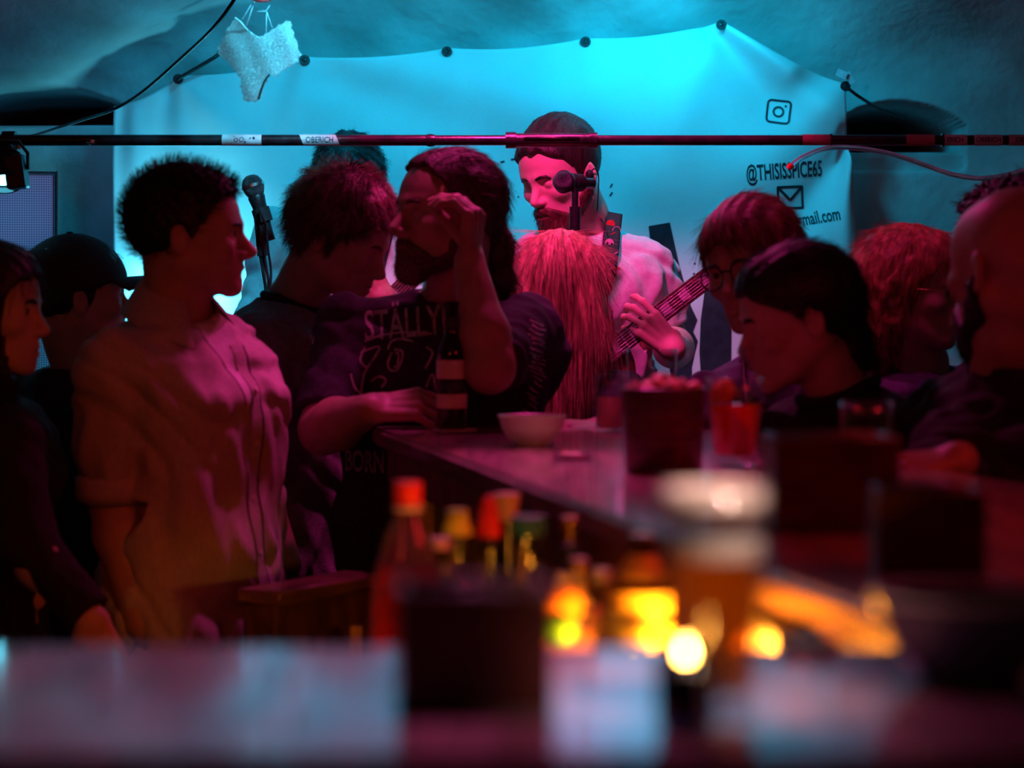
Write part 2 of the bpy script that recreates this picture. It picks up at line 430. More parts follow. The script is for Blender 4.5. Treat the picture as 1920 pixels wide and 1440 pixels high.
def person(label, head, neck, hip, sh=None, face=0, w=None, fem=False, arms=(), legs=True, clothes=None, hair=None, skin=None, top_len=-.12,
           hp=None, group=None, trouser=None, folds=.005, headh=.0028, infl=.014, tab=None, extra_top=None, seed=1.0, neckr=.053, sleeve_to=None):
    """head: dict(c, face, pitch, roll, s). arms: list of dict(S, E, W, hand=prims or None, sleeve='long'|fraction). returns root + useful things"""
    rng = np.random.default_rng(int(seed*100))
    hc = np.asarray(head['c'], float); R = rotm(head.get('face', 0), head.get('pitch', 0), head.get('roll', 0)); hs = head.get('s', 1.0)
    hp = hp or {}
    neck = np.asarray(neck, float); hip = np.asarray(hip, float)
    root = empty('person', (float(hip[0]), float(hip[1]), FLOOR_Z if hip[1] < 5.4 else STAGE_Z), label, 'person', group)
    Rb = rotm(face); Rt = Rb[:, 0]
    tab = tab or (TORSO_F if fem else TORSO_M)
    if w: tab = [(t, a*(w/.185 if t > .3 else 1+(w/.185-1)*.5), b, s) for t, a, b, s in tab]
    Rf = R.astype(np.float32)
    skull_base = hc+R@np.array((0, -.035, -.055))*hs
    def headf(P): return head_local((P-hc.astype(np.float32))@Rf/hs, fem=float(fem), **hp)*hs
    def neckf(P): return chain(P, [skull_base, (skull_base+neck)/2+Rb[:, 1]*.004, neck], [neckr*hs*(.92 if fem else 1)]*2+[neckr*1.12*hs], .02)
    body = MB()
    pts = [hc, neck]; pad = .16*hs
    lo = np.min(pts, 0)-pad; hi = np.max(pts, 0)+pad; lo[2] = neck[2]-.05
    def fh(P):
        d = smin(headf(P), neckf(P), .025)
        return d
    body.sdf(fh, lo, hi, headh)
    # arms and hands (fine), joined with the trunk (coarser, mostly under the clothes)
    for a in arms:
        S, E, W = (np.asarray(a[k], float) for k in 'SEW')
        ar = a.get('r', 1.0)
        pr = a.get('hand')
        def fa(P, S=S, E=E, W=W, pr=pr, ar=ar):
            mid = E+(W-E)*.3
            d = chain(P, [S, E, mid, W], [.046*ar, .040*ar, .043*ar, .0265*ar], .02)
            d = d + 0*P[:, 0]
            if pr:
                h = None
                for (p, q, r1, r2) in pr:
                    e = cone(P, p, q, r1, r2); h = e if h is None else smin(h, e, .0055)
                d = smin(d, h, .016)
            return d
        allp = [S, E, W]+([p[0] for p in pr]+[p[1] for p in pr] if pr else [])
        body.sdf(fa, np.min(allp, 0)-.06, np.max(allp, 0)+.06, a.get('h', .003 if pr else .006))
    trunk = lambda P: loft(P, hip, neck, Rt, tab, -.004)
    up = unit(neck-hip)
    bx = [hip-up*.12, neck]
    legpts = None
    floor = FLOOR_Z if hip[1] < 5.4 else STAGE_Z
    if legs:
        K = []
        for sgn in (-1, 1):
            h0 = hip+Rt*sgn*.085-np.array((0, 0, .03)); kz = floor+(hip[2]-floor)*.52
            kn = np.array((h0[0]+Rt[0]*sgn*.01, h0[1]+Rt[1]*sgn*.01, kz))+Rb[:, 1]*.03; an = np.array((h0[0], h0[1], floor+.09))+Rt*sgn*.02
            K.append((h0, kn, an))
        legpts = K
    def fb(P):
        d = trunk(P)
        if legpts:
            for h0, kn, an in legpts: d = smin(d, chain(P, [h0, kn, an], [.078, .052, .036], .03), .04)
        return d
    lo = np.min(bx, 0)-.27; hi = np.max(bx, 0)+.27; hi[2] = neck[2]+.02; lo[2] = floor+.02
    body.sdf(fb, lo, hi, .014)
    bo = body.build('body', skin or M['skin'], root, smooth='all', fix=False)
    # eyes
    if not hp.get('closed'):
        for s in (-1, 1):
            e = MB(); c = hc+R@np.array((s*.031, .0735, -.001))*hs
            prof = [(.0126*math.sin(t), -.0126*math.cos(t)) for t in np.linspace(0, math.pi, 12)]
            q = np.stack([R[:, 0], R[:, 2], R[:, 1]], 1)
            e.lathe(prof[:9], c, M['eyewhite'], 14, R=q*hs); e.lathe([(.0066, .0109), (.0050, .0122), (.0, .0129)], c, M['iris'], 14, R=q*hs)
            e.lathe(prof[8:], c, M['eyewhite'], 14, R=q*hs) if False else None
            e.build('eye', None, root, smooth='all')
    if head.get('brow', True):
        bm_ = hair['mat'] if hair else M['hair_dark']
        for s in (-1, 1):
            e = MB(); q = [(s*.047, .0765, .011), (s*.037, .0865, .0175), (s*.024, .0925, .0180), (s*.012, .0945, .0145)]
            e.tube([hc+R@np.array(k)*hs for k in q], [.0022, .0040, .0046, .0036], bm_, 8); e.build('eyebrow', None, root, smooth='all')
    # top garment
    if clothes:
        top = MB(); cm = clothes['mat']; ca = clothes.get('amp', folds); nkc = clothes.get('neckcut', .035)
        slv = []
        for a in arms:
            S, E, W = (np.asarray(a[k], float) for k in 'SEW'); sl = a.get('sleeve', 'long')
            if sl == 'long': slv.append(([S, E, E+(W-E)*.97], [.060, .052, .040]))
            elif sl <= 1: slv.append(([S, S+(E-S)*sl], [.062, .058-.004*sl]))
            else: slv.append(([S, E, E+(W-E)*(sl-1)], [.062, .056, .052]))
        lenlow = clothes.get('low', -.12)
        ci = clothes.get('infl', infl); tb2 = [(lenlow, tab[0][1]+clothes.get('flare', .004), tab[0][2]+clothes.get('flare', .004), 0)]+tab[1:-1]+[(1.0, tab[-1][1]-ci*.75, tab[-1][2]-ci*.75, tab[-1][3])]
        def ft(P):
            d = loft(P, hip, neck, Rt, tb2, ci)
            for p, r in slv:
                d = smin(d, chain(P, p, [x*clothes.get('fat', 1) for x in r], .03), .035)
            w1 = wob(P, 17, seed)*ca*1.2+wob(P*np.array((1.6, 1.6, .8), np.float32), 38, seed*2)*ca*.7
            cr = -np.abs(np.sin(P[:, 2]*26+4*wob(P, 9, seed+4)+P[:, 0]*21))**6*ca*.9
            d = d+w1-cr*.7
            if clothes.get('collar_open'): pass
            if clothes.get('crew', True):                     # neck hole
                nd = cone(P, neck-up*.03, neck+up*.12, clothes.get('hole', .064), clothes.get('hole', .064)+.01)
                d = smax(d, -nd, .006)
            for p, r in slv: # cut sleeve ends
                t = unit(p[-1]-p[-2]); 
                near = np.linalg.norm(P-p[-1].astype(np.float32), axis=1) < .13
                e = (P-p[-1].astype(np.float32))@t.astype(np.float32)
                if clothes.get('cut', True): d = np.where(near & (e > -.02) & (np.linalg.norm(P-p[-1].astype(np.float32), axis=1) < .10), smax(d, e, .006), d)
            return d
        ap = [hip, neck]+[x for p, r in slv for x in p]
        lo = np.min(ap, 0)-.13; hi = np.max(ap, 0)+.13; lo[2] = min(hip[2]+lenlow*np.linalg.norm(neck-hip)-.03, lo[2]); 
        lo[0] = min(lo[0], hip[0]-.25); hi[0] = max(hi[0], hip[0]+.25); lo[1] = min(lo[1], hip[1]-.25); hi[1] = max(hi[1], hip[1]+.25)
        top.sdf(ft, lo, hi, clothes.get('h', .006), cm)
        to = top.build(clothes.get('name', 'shirt'), cm, root, smooth='all', fix=False, label=clothes.get('label'))
        root_top = to
    # trousers and shoes
    if legs:
        tr = MB()
        def fl(P):
            d = loft(P, hip, neck, Rt, [(-.14, .160, .115, 0), (0, .168, .120, 0), (.10, .158, .112, 0)], .004)
            for h0, kn, an in legpts: d = smin(d, chain(P, [h0, kn, an-np.array((0, 0, .03))], [.092, .070, .060], .03), .03)
            return d+wob(P, 20, seed)*.004
        lo = hip-np.array((.25, .25, 0)); hi = hip+np.array((.25, .25, .12)); lo[2] = floor+.03
        tr.sdf(fl, lo, hi, .014)
        tr.build('trousers', trouser or M['cloth_black'], root, smooth='all', fix=False)
        for h0, kn, an in legpts:
            shb = MB(); F = Rb[:, 1]; c = np.array((an[0], an[1], floor+.035))
            shb.sdf(lambda P: smax(smin(cone(P, c-F*.03, c+F*.16, .042, .034), cone(P, c-F*.02, c-F*.02+np.array((0, 0, .06)), .045, .045), .03), floor+.002-P[:, 2], .004),
                    c-np.array((.24, .24, .04)), c+np.array((.24, .24, .12)), .01)
            shb.build('shoe', M['cloth_black'], root, smooth='all', fix=False)
    # hair
    if hair:
        hb = MB(); hm = hair['mat']; kw = {k: hair[k] for k in ('thick', 'front', 'nape', 'side', 'amp', 'freq', 'style', 'topadd') if k in hair}
        ex = hair.get('extra')
        def fhr(P):
            q = (P-hc.astype(np.float32))@Rf/hs
            d = hair_local(q, **kw)*hs
            if ex is not None: d = ex(P, q, d)
            return d
        lo = hc-.18*hs; hi = hc+.18*hs
        if 'lo' in hair: lo = np.minimum(lo, hair['lo'])
        if 'hi' in hair: hi = np.maximum(hi, hair['hi'])
        v, q = nets(fhr, lo, hi, hair.get('h', .0035)); n = vnorm(v, q)
        hb.add(v, q.tolist(), hm)
        if hair.get('n', 0):
            f0 = hair['flow']
            def cd(p, nn):
                ql = (p-hc)@R; nl = nn@R
                return f0(ql, nl)@R.T
            strands(hb, v, n, cd, hair['n'], hair.get('L', .03), hair.get('r', .0006), hm, rng, hair.get('curl', .3), hair.get('seg', 6), jt=hair.get('jit', .10))
        hb.build('hair', hm, root, smooth='all', fix=False, label=hair.get('label'))
    return dict(root=root, R=R, hc=hc, hs=hs, Rb=Rb, body=bo, top=(root_top if clothes else None), headf=headf)

def flow_spiky(q, n): return n*.9+np.array((0, .15, .45))
def flow_back(q, n):  # combed to the back of the head
    f = np.zeros_like(q)+np.array((0, -1.0, .1)); f[:, 2] -= np.clip(-q[:, 1], 0, .12)*9; f = f-n*(f*n).sum(1, keepdims=True)*.9; return f+n*.12
def flow_mop(q, n):
    f = q-np.array((0, -.05, .13)); f = f/np.maximum(np.linalg.norm(f, axis=1, keepdims=True), 1e-6); f = f-n*(f*n).sum(1, keepdims=True)*.8
    return f+n*.20
def flow_sleek(q, n):
    f = q-np.array((.03, .05, .12)); f = f/np.maximum(np.linalg.norm(f, axis=1, keepdims=True), 1e-6)+np.array((0, -.3, -.5)); f = f-n*(f*n).sum(1, keepdims=True)*.92
    return f+n*.05
def flow_down(q, n):
    f = np.zeros_like(q)+np.array((0, -.15, -1.0)); top = np.clip((q[:, 2]-.06)/.05, 0, 1)[:, None]
    out = q*np.array((1, 1, 0)); out = out/np.maximum(np.linalg.norm(out, axis=1, keepdims=True), 1e-6)
    f = f*(1-top*.7)+out*top; f = f-n*(f*n).sum(1, keepdims=True)*.8
    return f+n*.04

def beard_part(pr, mat, full=1.0, drop=.0, name='beard', n=2500, L=.012, high=-.045):
    """beard on the lower face"""
    hc, R, hs = pr['hc'], pr['R'], pr['hs']; Rf = R.astype(np.float32); hf = pr['headf']
    def f(P):
        q = (P-hc.astype(np.float32))@Rf/hs
        d = hf(P)-.0040*full+wob(q, 260, 5)*.0015
        x = np.abs(q[:, 0])
        # region: below a line from the sideburn to the mouth corner; a lip window stays bare
        line = np.interp(q[:, 1], [-.02, .02, .05, .08, .12], [.0, -.045, -.062, high-.008, high-.004])
        line = line-np.clip(x-.020, 0, .03)*.75*(q[:, 1] > .03)
        d = smax(d, (q[:, 2]-line), .006)
        d = smax(d, -(q[:, 1]+.012), .006)
        d = smax(d, -ell(np.stack([x, q[:, 1], q[:, 2]], 1), (0, .10, -.0705), (.0175, .03, .0048)), .003)
        if drop: d = smin(d, ell(q, (0, .070, -.110-drop*.4), (.036, .026, .014+drop)), .02)
        return d
    mb = MB(); v, q = nets(f, hc-.15*hs, hc+.15*hs, .0028); n_ = vnorm(v, q); mb.add(v, q.tolist(), mat)
    cd = lambda p, nn: nn*.6+np.array((0, 0, -.6))
    strands(mb, v, n_, cd, n, L, .0004, mat, np.random.default_rng(5), .3, 3)
    return mb.build(name, mat, pr['root'], smooth='all', fix=False)
# ============================ MATERIALS ============================
FLOOR_Z, STAGE_Z, TOP_Z = 0.0, .18, 1.21
def at(px, py, d): return np.array(((px-960)/FPX*d, d, CAM_Z-(py-HORIZON)/FPX*d))
M = {}
def pm(name, col, rough=.6, scale=30, var=.12, bump=.15, metal=0, coat=0, trans=0, ior=1.45, alpha=1, emis=None, es=0, sheen=0, stretch=(1, 1, 1), bscale=None, detail=4, aniso=0, col2=None, spec=.5):
    m = bpy.data.materials.new(name); m.use_nodes = True; nt = m.node_tree; b = nt.nodes['Principled BSDF']
    tc = nt.nodes.new('ShaderNodeTexCoord'); mp = nt.nodes.new('ShaderNodeMapping'); nz = nt.nodes.new('ShaderNodeTexNoise')
    mp.inputs['Scale'].default_value = stretch; nt.links.new(tc.outputs['Object'], mp.inputs['Vector']); nt.links.new(mp.outputs[0], nz.inputs['Vector'])
    nz.inputs['Scale'].default_value = scale; nz.inputs['Detail'].default_value = detail
    rp = nt.nodes.new('ShaderNodeValToRGB'); nt.links.new(nz.outputs['Fac'], rp.inputs[0])
    c2 = col2 or tuple(min(1, c*(1+var*2)) for c in col); c1 = tuple(c*(1-var*2) for c in col) if not col2 else col
    rp.color_ramp.elements[0].position = .3; rp.color_ramp.elements[1].position = .7
    rp.color_ramp.elements[0].color = (*c1, 1); rp.color_ramp.elements[1].color = (*c2, 1)
    nt.links.new(rp.outputs[0], b.inputs['Base Color'])
    b.inputs['Roughness'].default_value = rough; b.inputs['Metallic'].default_value = metal; b.inputs['Coat Weight'].default_value = coat
    b.inputs['Coat Roughness'].default_value = .08; b.inputs['Transmission Weight'].default_value = trans; b.inputs['IOR'].default_value = ior
    b.inputs['Alpha'].default_value = alpha; b.inputs['Sheen Weight'].default_value = sheen; b.inputs['Specular IOR Level'].default_value = spec
    if aniso: b.inputs['Anisotropic'].default_value = aniso
    if emis: b.inputs['Emission Color'].default_value = (*emis, 1); b.inputs['Emission Strength'].default_value = es
    if bump:
        n2 = nt.nodes.new('ShaderNodeTexNoise'); nt.links.new(mp.outputs[0], n2.inputs['Vector']); n2.inputs['Scale'].default_value = bscale or scale*3; n2.inputs['Detail'].default_value = 5
        bp = nt.nodes.new('ShaderNodeBump'); bp.inputs['Strength'].default_value = bump; bp.inputs['Distance'].default_value = .01
        nt.links.new(n2.outputs['Fac'], bp.inputs['Height']); nt.links.new(bp.outputs[0], b.inputs['Normal'])
    M[name] = m; return m
pm('skin', (.44, .24, .18), .48, 22, .08, .06)  # kept dark for people in dim light: shade in the colour
pm('skin_fair_dim', (.56, .33, .26), .48, 22, .06, .05)  # fair complexion, lowered as well for the dimly lit women
pm('skin_lit', (.76, .50, .42), .48, 22, .06, .05)  # brighter copy for the stage-lit singer: light in the colour
pm('eyewhite', (.7, .68, .66), .2, 10, .03, 0); pm('iris', (.04, .025, .02), .15, 90, .3, 0)
pm('cloth_black', (.010, .010, .013), .85, 60, .2, .2); pm('cloth_navy', (.020, .018, .030), .85, 60, .2, .2)
pm('sweat', (.030, .022, .040), .9, 90, .2, .25); pm('tee_grey', (.20, .17, .20), .85, 80, .1, .2)
pm('linen', (.52, .46, .40), .8, 200, .06, .35, stretch=(1, 1, .35)); pm('undershirt', (.72, .66, .66), .85, 90, .04, .2)
pm('tee_white', (.74, .72, .74), .85, 90, .04, .2); pm('shirt_white', (.70, .76, .76), .8, 90, .04, .2)
pm('jacket_purple', (.10, .06, .16), .8, 50, .15, .2); pm('top_pale', (.55, .42, .5), .8, 50, .1, .2)
pm('hair_black', (.012, .009, .009), .42, 90, .3, .3, stretch=(1, 1, .15)); pm('hair_brown', (.11, .050, .032), .42, 90, .3, .3, stretch=(1, 1, .15))
pm('hair_dark', (.024, .013, .011), .45, 90, .3, .3, stretch=(1, 1, .15))
pm('hair_auburn', (.16, .045, .022), .42, 90, .3, .3, stretch=(1, 1, .15)); pm('hair_red', (.42, .17, .08), .45, 90, .25, .3, stretch=(1, 1, .2))
pm('hair_blonde', (.46, .26, .15), .45, 120, .3, .35, stretch=(1, 1, .05)); pm('hair_warm', (.085, .036, .026), .45, 90, .3, .3)
pm('beard_dark', (.13, .065, .048), .6, 160, .35, .4)
pm('cap_black', (.014, .012, .016), .8, 120, .2, .3)
pm('print_grey', (.42, .34, .36), .7, 60, .25, .1); pm('print_ink', (.012, .020, .032), .6, 40, .2, .05)
pm('tattoo', (.30, .26, .30), .6, 300, .4, .1)
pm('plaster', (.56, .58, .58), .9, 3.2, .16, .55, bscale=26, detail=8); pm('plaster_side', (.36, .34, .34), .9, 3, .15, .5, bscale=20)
pm('floor_stone', (.07, .055, .05), .55, 6, .3, .3); pm('stage_wood', (.05, .04, .04), .6, 10, .3, .2, stretch=(1, 8, 1))
pm('banner_cloth', (.74, .76, .77), .72, 5, .03, .12, bscale=220)
pm('counter_wood', (.36, .19, .21), .22, 7, .25, .05, stretch=(6, .7, 1), coat=.7, bscale=14)
pm('counter_edge', (.22, .09, .07), .30, 9, .2, .1, stretch=(1, 1, 5), coat=.4)
pm('wood_warm', (.52, .28, .12), .5, 9, .2, .15, stretch=(6, 6, .7), coat=.1); pm('wood_brown', (.12, .045, .025), .55, 12, .3, .2, stretch=(5, 1, 1))
pm('wood_box', (.060, .014, .011), .38, 14, .3, .2, stretch=(1, 1, 6), coat=.15)
pm('pipe_black', (.020, .014, .018), .30, 30, .3, .1, coat=.2); pm('metal_black', (.016, .016, .019), .35, 60, .2, .1)
pm('rubber', (.012, .012, .013), .7, 60, .2, .2); pm('cable', (.018, .014, .018), .35, 60, .2, .05); pm('steel', (.55, .55, .57), .28, 40, .1, .05, metal=1)
pm('mesh_steel', (.10, .11, .12), .4, 400, .4, .6, metal=.8); pm('sticker', (.72, .62, .66), .5, 60, .08, .05)
pm('pvc_clear', (.62, .70, .72), .15, 30, .1, .05, trans=.75); pm('brass', (.60, .40, .16), .3, 50, .15, .05, metal=1)
def glass(name, col, rough=.03, scatter=0.0, edge=.0, refl=1.0):
    """thin-walled glass and clear liquids: tinted see-through body, mirror sheen at grazing angles, a little scattering"""
    m = bpy.data.materials.new(name); m.use_nodes = True; nt = m.node_tree; out = nt.nodes['Material Output']; nt.nodes.remove(nt.nodes['Principled BSDF'])
    tc = nt.nodes.new('ShaderNodeTexCoord'); nz = nt.nodes.new('ShaderNodeTexNoise'); nz.inputs['Scale'].default_value = 8; nt.links.new(tc.outputs['Object'], nz.inputs['Vector'])
    mx = nt.nodes.new('ShaderNodeMix'); mx.data_type = 'RGBA'; mx.inputs[6].default_value = (*col, 1); mx.inputs[7].default_value = tuple(c*.94 for c in col)+(1,)
    nt.links.new(nz.outputs['Fac'], mx.inputs[0])
    tr = nt.nodes.new('ShaderNodeBsdfTransparent'); nt.links.new(mx.outputs[2], tr.inputs[0]); cur = tr
    if scatter:
        tl = nt.nodes.new('ShaderNodeBsdfTranslucent'); nt.links.new(mx.outputs[2], tl.inputs[0]); s_ = nt.nodes.new('ShaderNodeMixShader'); s_.inputs[0].default_value = scatter
        nt.links.new(cur.outputs[0], s_.inputs[1]); nt.links.new(tl.outputs[0], s_.inputs[2]); cur = s_
    gl = nt.nodes.new('ShaderNodeBsdfGlossy'); gl.inputs['Roughness'].default_value = rough; gl.inputs[0].default_value = (refl, refl, refl, 1)
    lw = nt.nodes.new('ShaderNodeLayerWeight'); lw.inputs[0].default_value = .5; pw = nt.nodes.new('ShaderNodeMath'); pw.operation = 'POWER'; pw.inputs[1].default_value = 4.0; nt.links.new(lw.outputs['Facing'], pw.inputs[0])
    fr = nt.nodes.new('ShaderNodeMath'); fr.operation = 'MULTIPLY_ADD'; fr.inputs[1].default_value = .80; fr.inputs[2].default_value = .045; nt.links.new(pw.outputs[0], fr.inputs[0])
    bp = nt.nodes.new('ShaderNodeBump'); bp.inputs['Strength'].default_value = .12; bp.inputs['Distance'].default_value = .01; nt.links.new(nz.outputs['Fac'], bp.inputs['Height']); nt.links.new(bp.outputs[0], gl.inputs['Normal'])
    ms = nt.nodes.new('ShaderNodeMixShader'); nt.links.new(fr.outputs[0], ms.inputs[0]); nt.links.new(cur.outputs[0], ms.inputs[1]); nt.links.new(gl.outputs[0], ms.inputs[2])
    nt.links.new(ms.outputs[0], out.inputs[0]); M[name] = m; return m
glass('glass_clear', (.93, .95, .95)); glass('glass_brown', (.42, .16, .05), scatter=.1); glass('glass_dark', (.07, .09, .20)); glass('glass_green', (.55, .80, .40))
glass('pet_clear', (.92, .86, .84), .08, scatter=.05); glass('red_drink', (.92, .06, .03), .05, scatter=.45); glass('pink_drink', (.95, .45, .45), .1, scatter=.5); glass('beer', (1.0, .60, .05), .05, scatter=.7); glass('ice', (.9, .9, .92), .15, scatter=.3)
glass('amber_liquid', (1.0, .50, .10), .05, scatter=.35)
pm('foam', (.86, .80, .70), .8, 200, .05, .3); pm('cap_red', (.75, .03, .03), .4, 40, .1, .05); pm('cap_yellow', (.75, .68, .08), .4, 40, .1, .05); pm('cap_teal', (.03, .16, .17), .4, 40, .1, .05)
pm('cap_cream', (.80, .62, .36), .4, 40, .1, .05); pm('cap_lilac', (.72, .50, .66), .4, 40, .1, .05); pm('cap_black_plastic', (.015, .015, .018), .35, 40, .1, .05); pm('cap_white', (.78, .76, .74), .4, 40, .05, .05)
pm('label_cream', (.74, .66, .50), .6, 40, .08, .05); pm('label_yellow', (.85, .60, .12), .6, 40, .08, .05); pm('label_red', (.50, .16, .16), .6, 40, .1, .05); pm('label_dark', (.03, .03, .05), .5, 40, .1, .05)
pm('orange_peel', (.85, .32, .03), .45, 80, .1, .4); pm('lime_peel', (.08, .30, .03), .45, 80, .2, .3); pm('snack', (.62, .24, .20), .6, 60, .25, .3)
pm('bowl_green', (.66, .72, .56), .35, 20, .05, .05); pm('bowl_blue', (.045, .055, .12), .25, 10, .2, .05, coat=.5); pm('dregs', (.035, .02, .015), .7, 90, .3, .5)
pm('wax', (.85, .70, .5), .5, 20, .05, 0); pm('flame', (1, .5, .1), .5, 10, .05, 0, emis=(1, .42, .07), es=150)
pm('lamp_lens', (.6, .9, 1), .3, 10, .05, 0, emis=(.12, .75, 1), es=14); pm('led_warm', (1, .5, .1), .5, 10, .05, 0, emis=(1, .36, .04), es=55)
pm('strap_black', (.015, .013, .016), .7, 60, .2, .1); pm('strap_pink', (.78, .62, .66), .7, 60, .1, .1); pm('strap_red', (.65, .06, .04), .7, 60, .1, .1)
pm('fretboard', (.10, .045, .03), .4, 30, .3, .1, stretch=(1, 1, 6)); pm('pearl', (.48, .43, .46), .2, 30, .05, .05, coat=.5); pm('guitar_red', (.16, .02, .02), .2, 12, .3, .05, coat=.8); pm('guitar_black', (.015, .013, .014), .2, 12, .2, .05, coat=.8)
# lace: woven pattern with real holes
def lace():
    m = bpy.data.materials.new('lace'); m.use_nodes = True; nt = m.node_tree; b = nt.nodes['Principled BSDF']
    b.inputs['Base Color'].default_value = (.82, .84, .84, 1); b.inputs['Roughness'].default_value = .8
    tc = nt.nodes.new('ShaderNodeTexCoord'); vo = nt.nodes.new('ShaderNodeTexVoronoi'); vo.inputs['Scale'].default_value = 75
    nz = nt.nodes.new('ShaderNodeTexNoise'); nz.inputs['Scale'].default_value = 30; vm = nt.nodes.new('ShaderNodeMix'); vm.data_type = 'RGBA'; vm.inputs[0].default_value = .06
    nt.links.new(tc.outputs['Object'], nz.inputs['Vector']); nt.links.new(tc.outputs['Object'], vm.inputs[6]); nt.links.new(nz.outputs['Color'], vm.inputs[7]); nt.links.new(vm.outputs[2], vo.inputs['Vector'])
    sn = nt.nodes.new('ShaderNodeMath'); sn.operation = 'MULTIPLY'; sn.inputs[1].default_value = 20; nt.links.new(vo.outputs['Distance'], sn.inputs[0])
    si = nt.nodes.new('ShaderNodeMath'); si.operation = 'SINE'; nt.links.new(sn.outputs[0], si.inputs[0])
    rp = nt.nodes.new('ShaderNodeValToRGB'); rp.color_ramp.elements[0].position = .30; rp.color_ramp.elements[1].position = .55; rp.color_ramp.elements[0].color = (.32, .32, .32, 1); rp.color_ramp.elements[1].color = (1, 1, 1, 1)
    nt.links.new(si.outputs[0], rp.inputs[0]); nt.links.new(rp.outputs[0], b.inputs['Alpha'])
    b.inputs['Subsurface Weight'].default_value = 0
    tr = nt.nodes.new('ShaderNodeBsdfTranslucent'); tr.inputs[0].default_value = (.7, .75, .75, 1)
    mx = nt.nodes.new('ShaderNodeMixShader'); mx.inputs[0].default_value = .35
    out = nt.nodes['Material Output']; nt.links.new(b.outputs[0], mx.inputs[1]); nt.links.new(tr.outputs[0], mx.inputs[2]); nt.links.new(mx.outputs[0], out.inputs[0])
    M['lace'] = m
lace()
# perforated grille
def grille():
    m = bpy.data.materials.new('grille'); m.use_nodes = True; nt = m.node_tree; b = nt.nodes['Principled BSDF']
    b.inputs['Roughness'].default_value = .45; b.inputs['Metallic'].default_value = .2
    tc = nt.nodes.new('ShaderNodeTexCoord'); vo = nt.nodes.new('ShaderNodeTexVoronoi'); vo.inputs['Scale'].default_value = 170; vo.inputs['Randomness'].default_value = 0
    nt.links.new(tc.outputs['Object'], vo.inputs['Vector'])
    rp = nt.nodes.new('ShaderNodeValToRGB'); rp.color_ramp.elements[0].position = .26; rp.color_ramp.elements[1].position = .36; rp.color_ramp.elements[0].color = (.02, .02, .025, 1); rp.color_ramp.elements[1].color = (.30, .30, .34, 1)
    nt.links.new(vo.outputs['Distance'], rp.inputs[0]); nt.links.new(rp.outputs[0], b.inputs['Base Color']); M['grille'] = m
grille()
# ============================ THE SETTING ============================
Z1, YW, AY, AZ = 1.95, 6.60, 1.60, .68
def sstep(a, b, x): t = min(1, max(0, (x-a)/(b-a))); return t*t*(3-2*t)
def vault(x, s):
    """s in metres along the wall profile from the floor up over the vault; returns a point"""
    if s <= Z1: y, z, n = YW, s, (0, -1, 0)
    else:
        a = min((s-Z1)/1.86, 1.0)*math.pi/2; y = YW-AY*(1-math.cos(a)); z = Z1+AZ*math.sin(a); n = (0, -math.cos(a), -math.sin(a))
    b = .010*math.sin(x*5+s*3)+.007*math.sin(x*11-s*9)+.004*math.sin(x*23+s*17+2)
    # groin rib rising on the left, hollow on the right
    l = (x+1.33)*.62-(z-2.02)
    rib = .15*(1-sstep(-.05, .16, l))*sstep(1.97, 2.10, z) if z > 1.95 else 0
    l2 = (z-2.02)-(-(x-.95)*.28+.12)
    rib += .05*sstep(.0, .25, l2)*sstep(.6, 1.3, x)
    # niches
    def nich(cx, hw, z0, zt, rise):
        if abs(x-cx) >= hw: return 0
        top = zt-rise*abs((x-cx)/hw)**2.2
        return .95*sstep(0, .022, top-z)*sstep(0, .022, z-z0)*sstep(0, .02, hw-abs(x-cx))
    k = max(nich(-1.30, .235, 1.875, 2.035, .055), nich(1.055, .185, 1.80, 1.992, .07))
    d = b+rib
    return (x+n[0]*d, y+n[1]*d+k, z+n[2]*d)
mb = MB(); mb.grid(lambda u, v: vault(-2.4+4.8*u, 3.82*v), 480, 420, M['plaster'], thick=(0, .02, .05))
# (the thickness only closes the back)
mb.build('wall_back', M['plaster'], kind='structure', smooth='all', fix=False)
mb = MB()
def ceil_pt(u, v):
    x = -2.4+4.8*u; y = 5.02-6.6*v
    return (x, y, Z1+AZ-.015+.012*math.sin(x*4+y*3)-.05*(x/2.4)**2*min(1, v*6))
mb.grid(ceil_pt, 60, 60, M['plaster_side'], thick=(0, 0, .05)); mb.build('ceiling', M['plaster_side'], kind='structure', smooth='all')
for nm, x in (('wall_left', -2.43), ('wall_right', 2.43)):
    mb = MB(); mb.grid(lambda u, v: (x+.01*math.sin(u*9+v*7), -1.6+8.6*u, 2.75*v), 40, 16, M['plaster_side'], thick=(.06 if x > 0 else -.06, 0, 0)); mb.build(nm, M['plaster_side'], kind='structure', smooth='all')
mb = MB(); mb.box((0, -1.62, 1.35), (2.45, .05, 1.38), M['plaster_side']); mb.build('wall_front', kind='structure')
mb = MB(); mb.box((0, 2.7, -.05), (2.5, 4.35, .05), M['floor_stone']); mb.build('floor', kind='structure')
mb = MB(); mb.box((0, 5.98, .09), (2.35, .60, .09), M['stage_wood'], bev=.01); mb.build('stage_platform', kind=None, label='low dark stage platform the two musicians stand on', cat='stage')

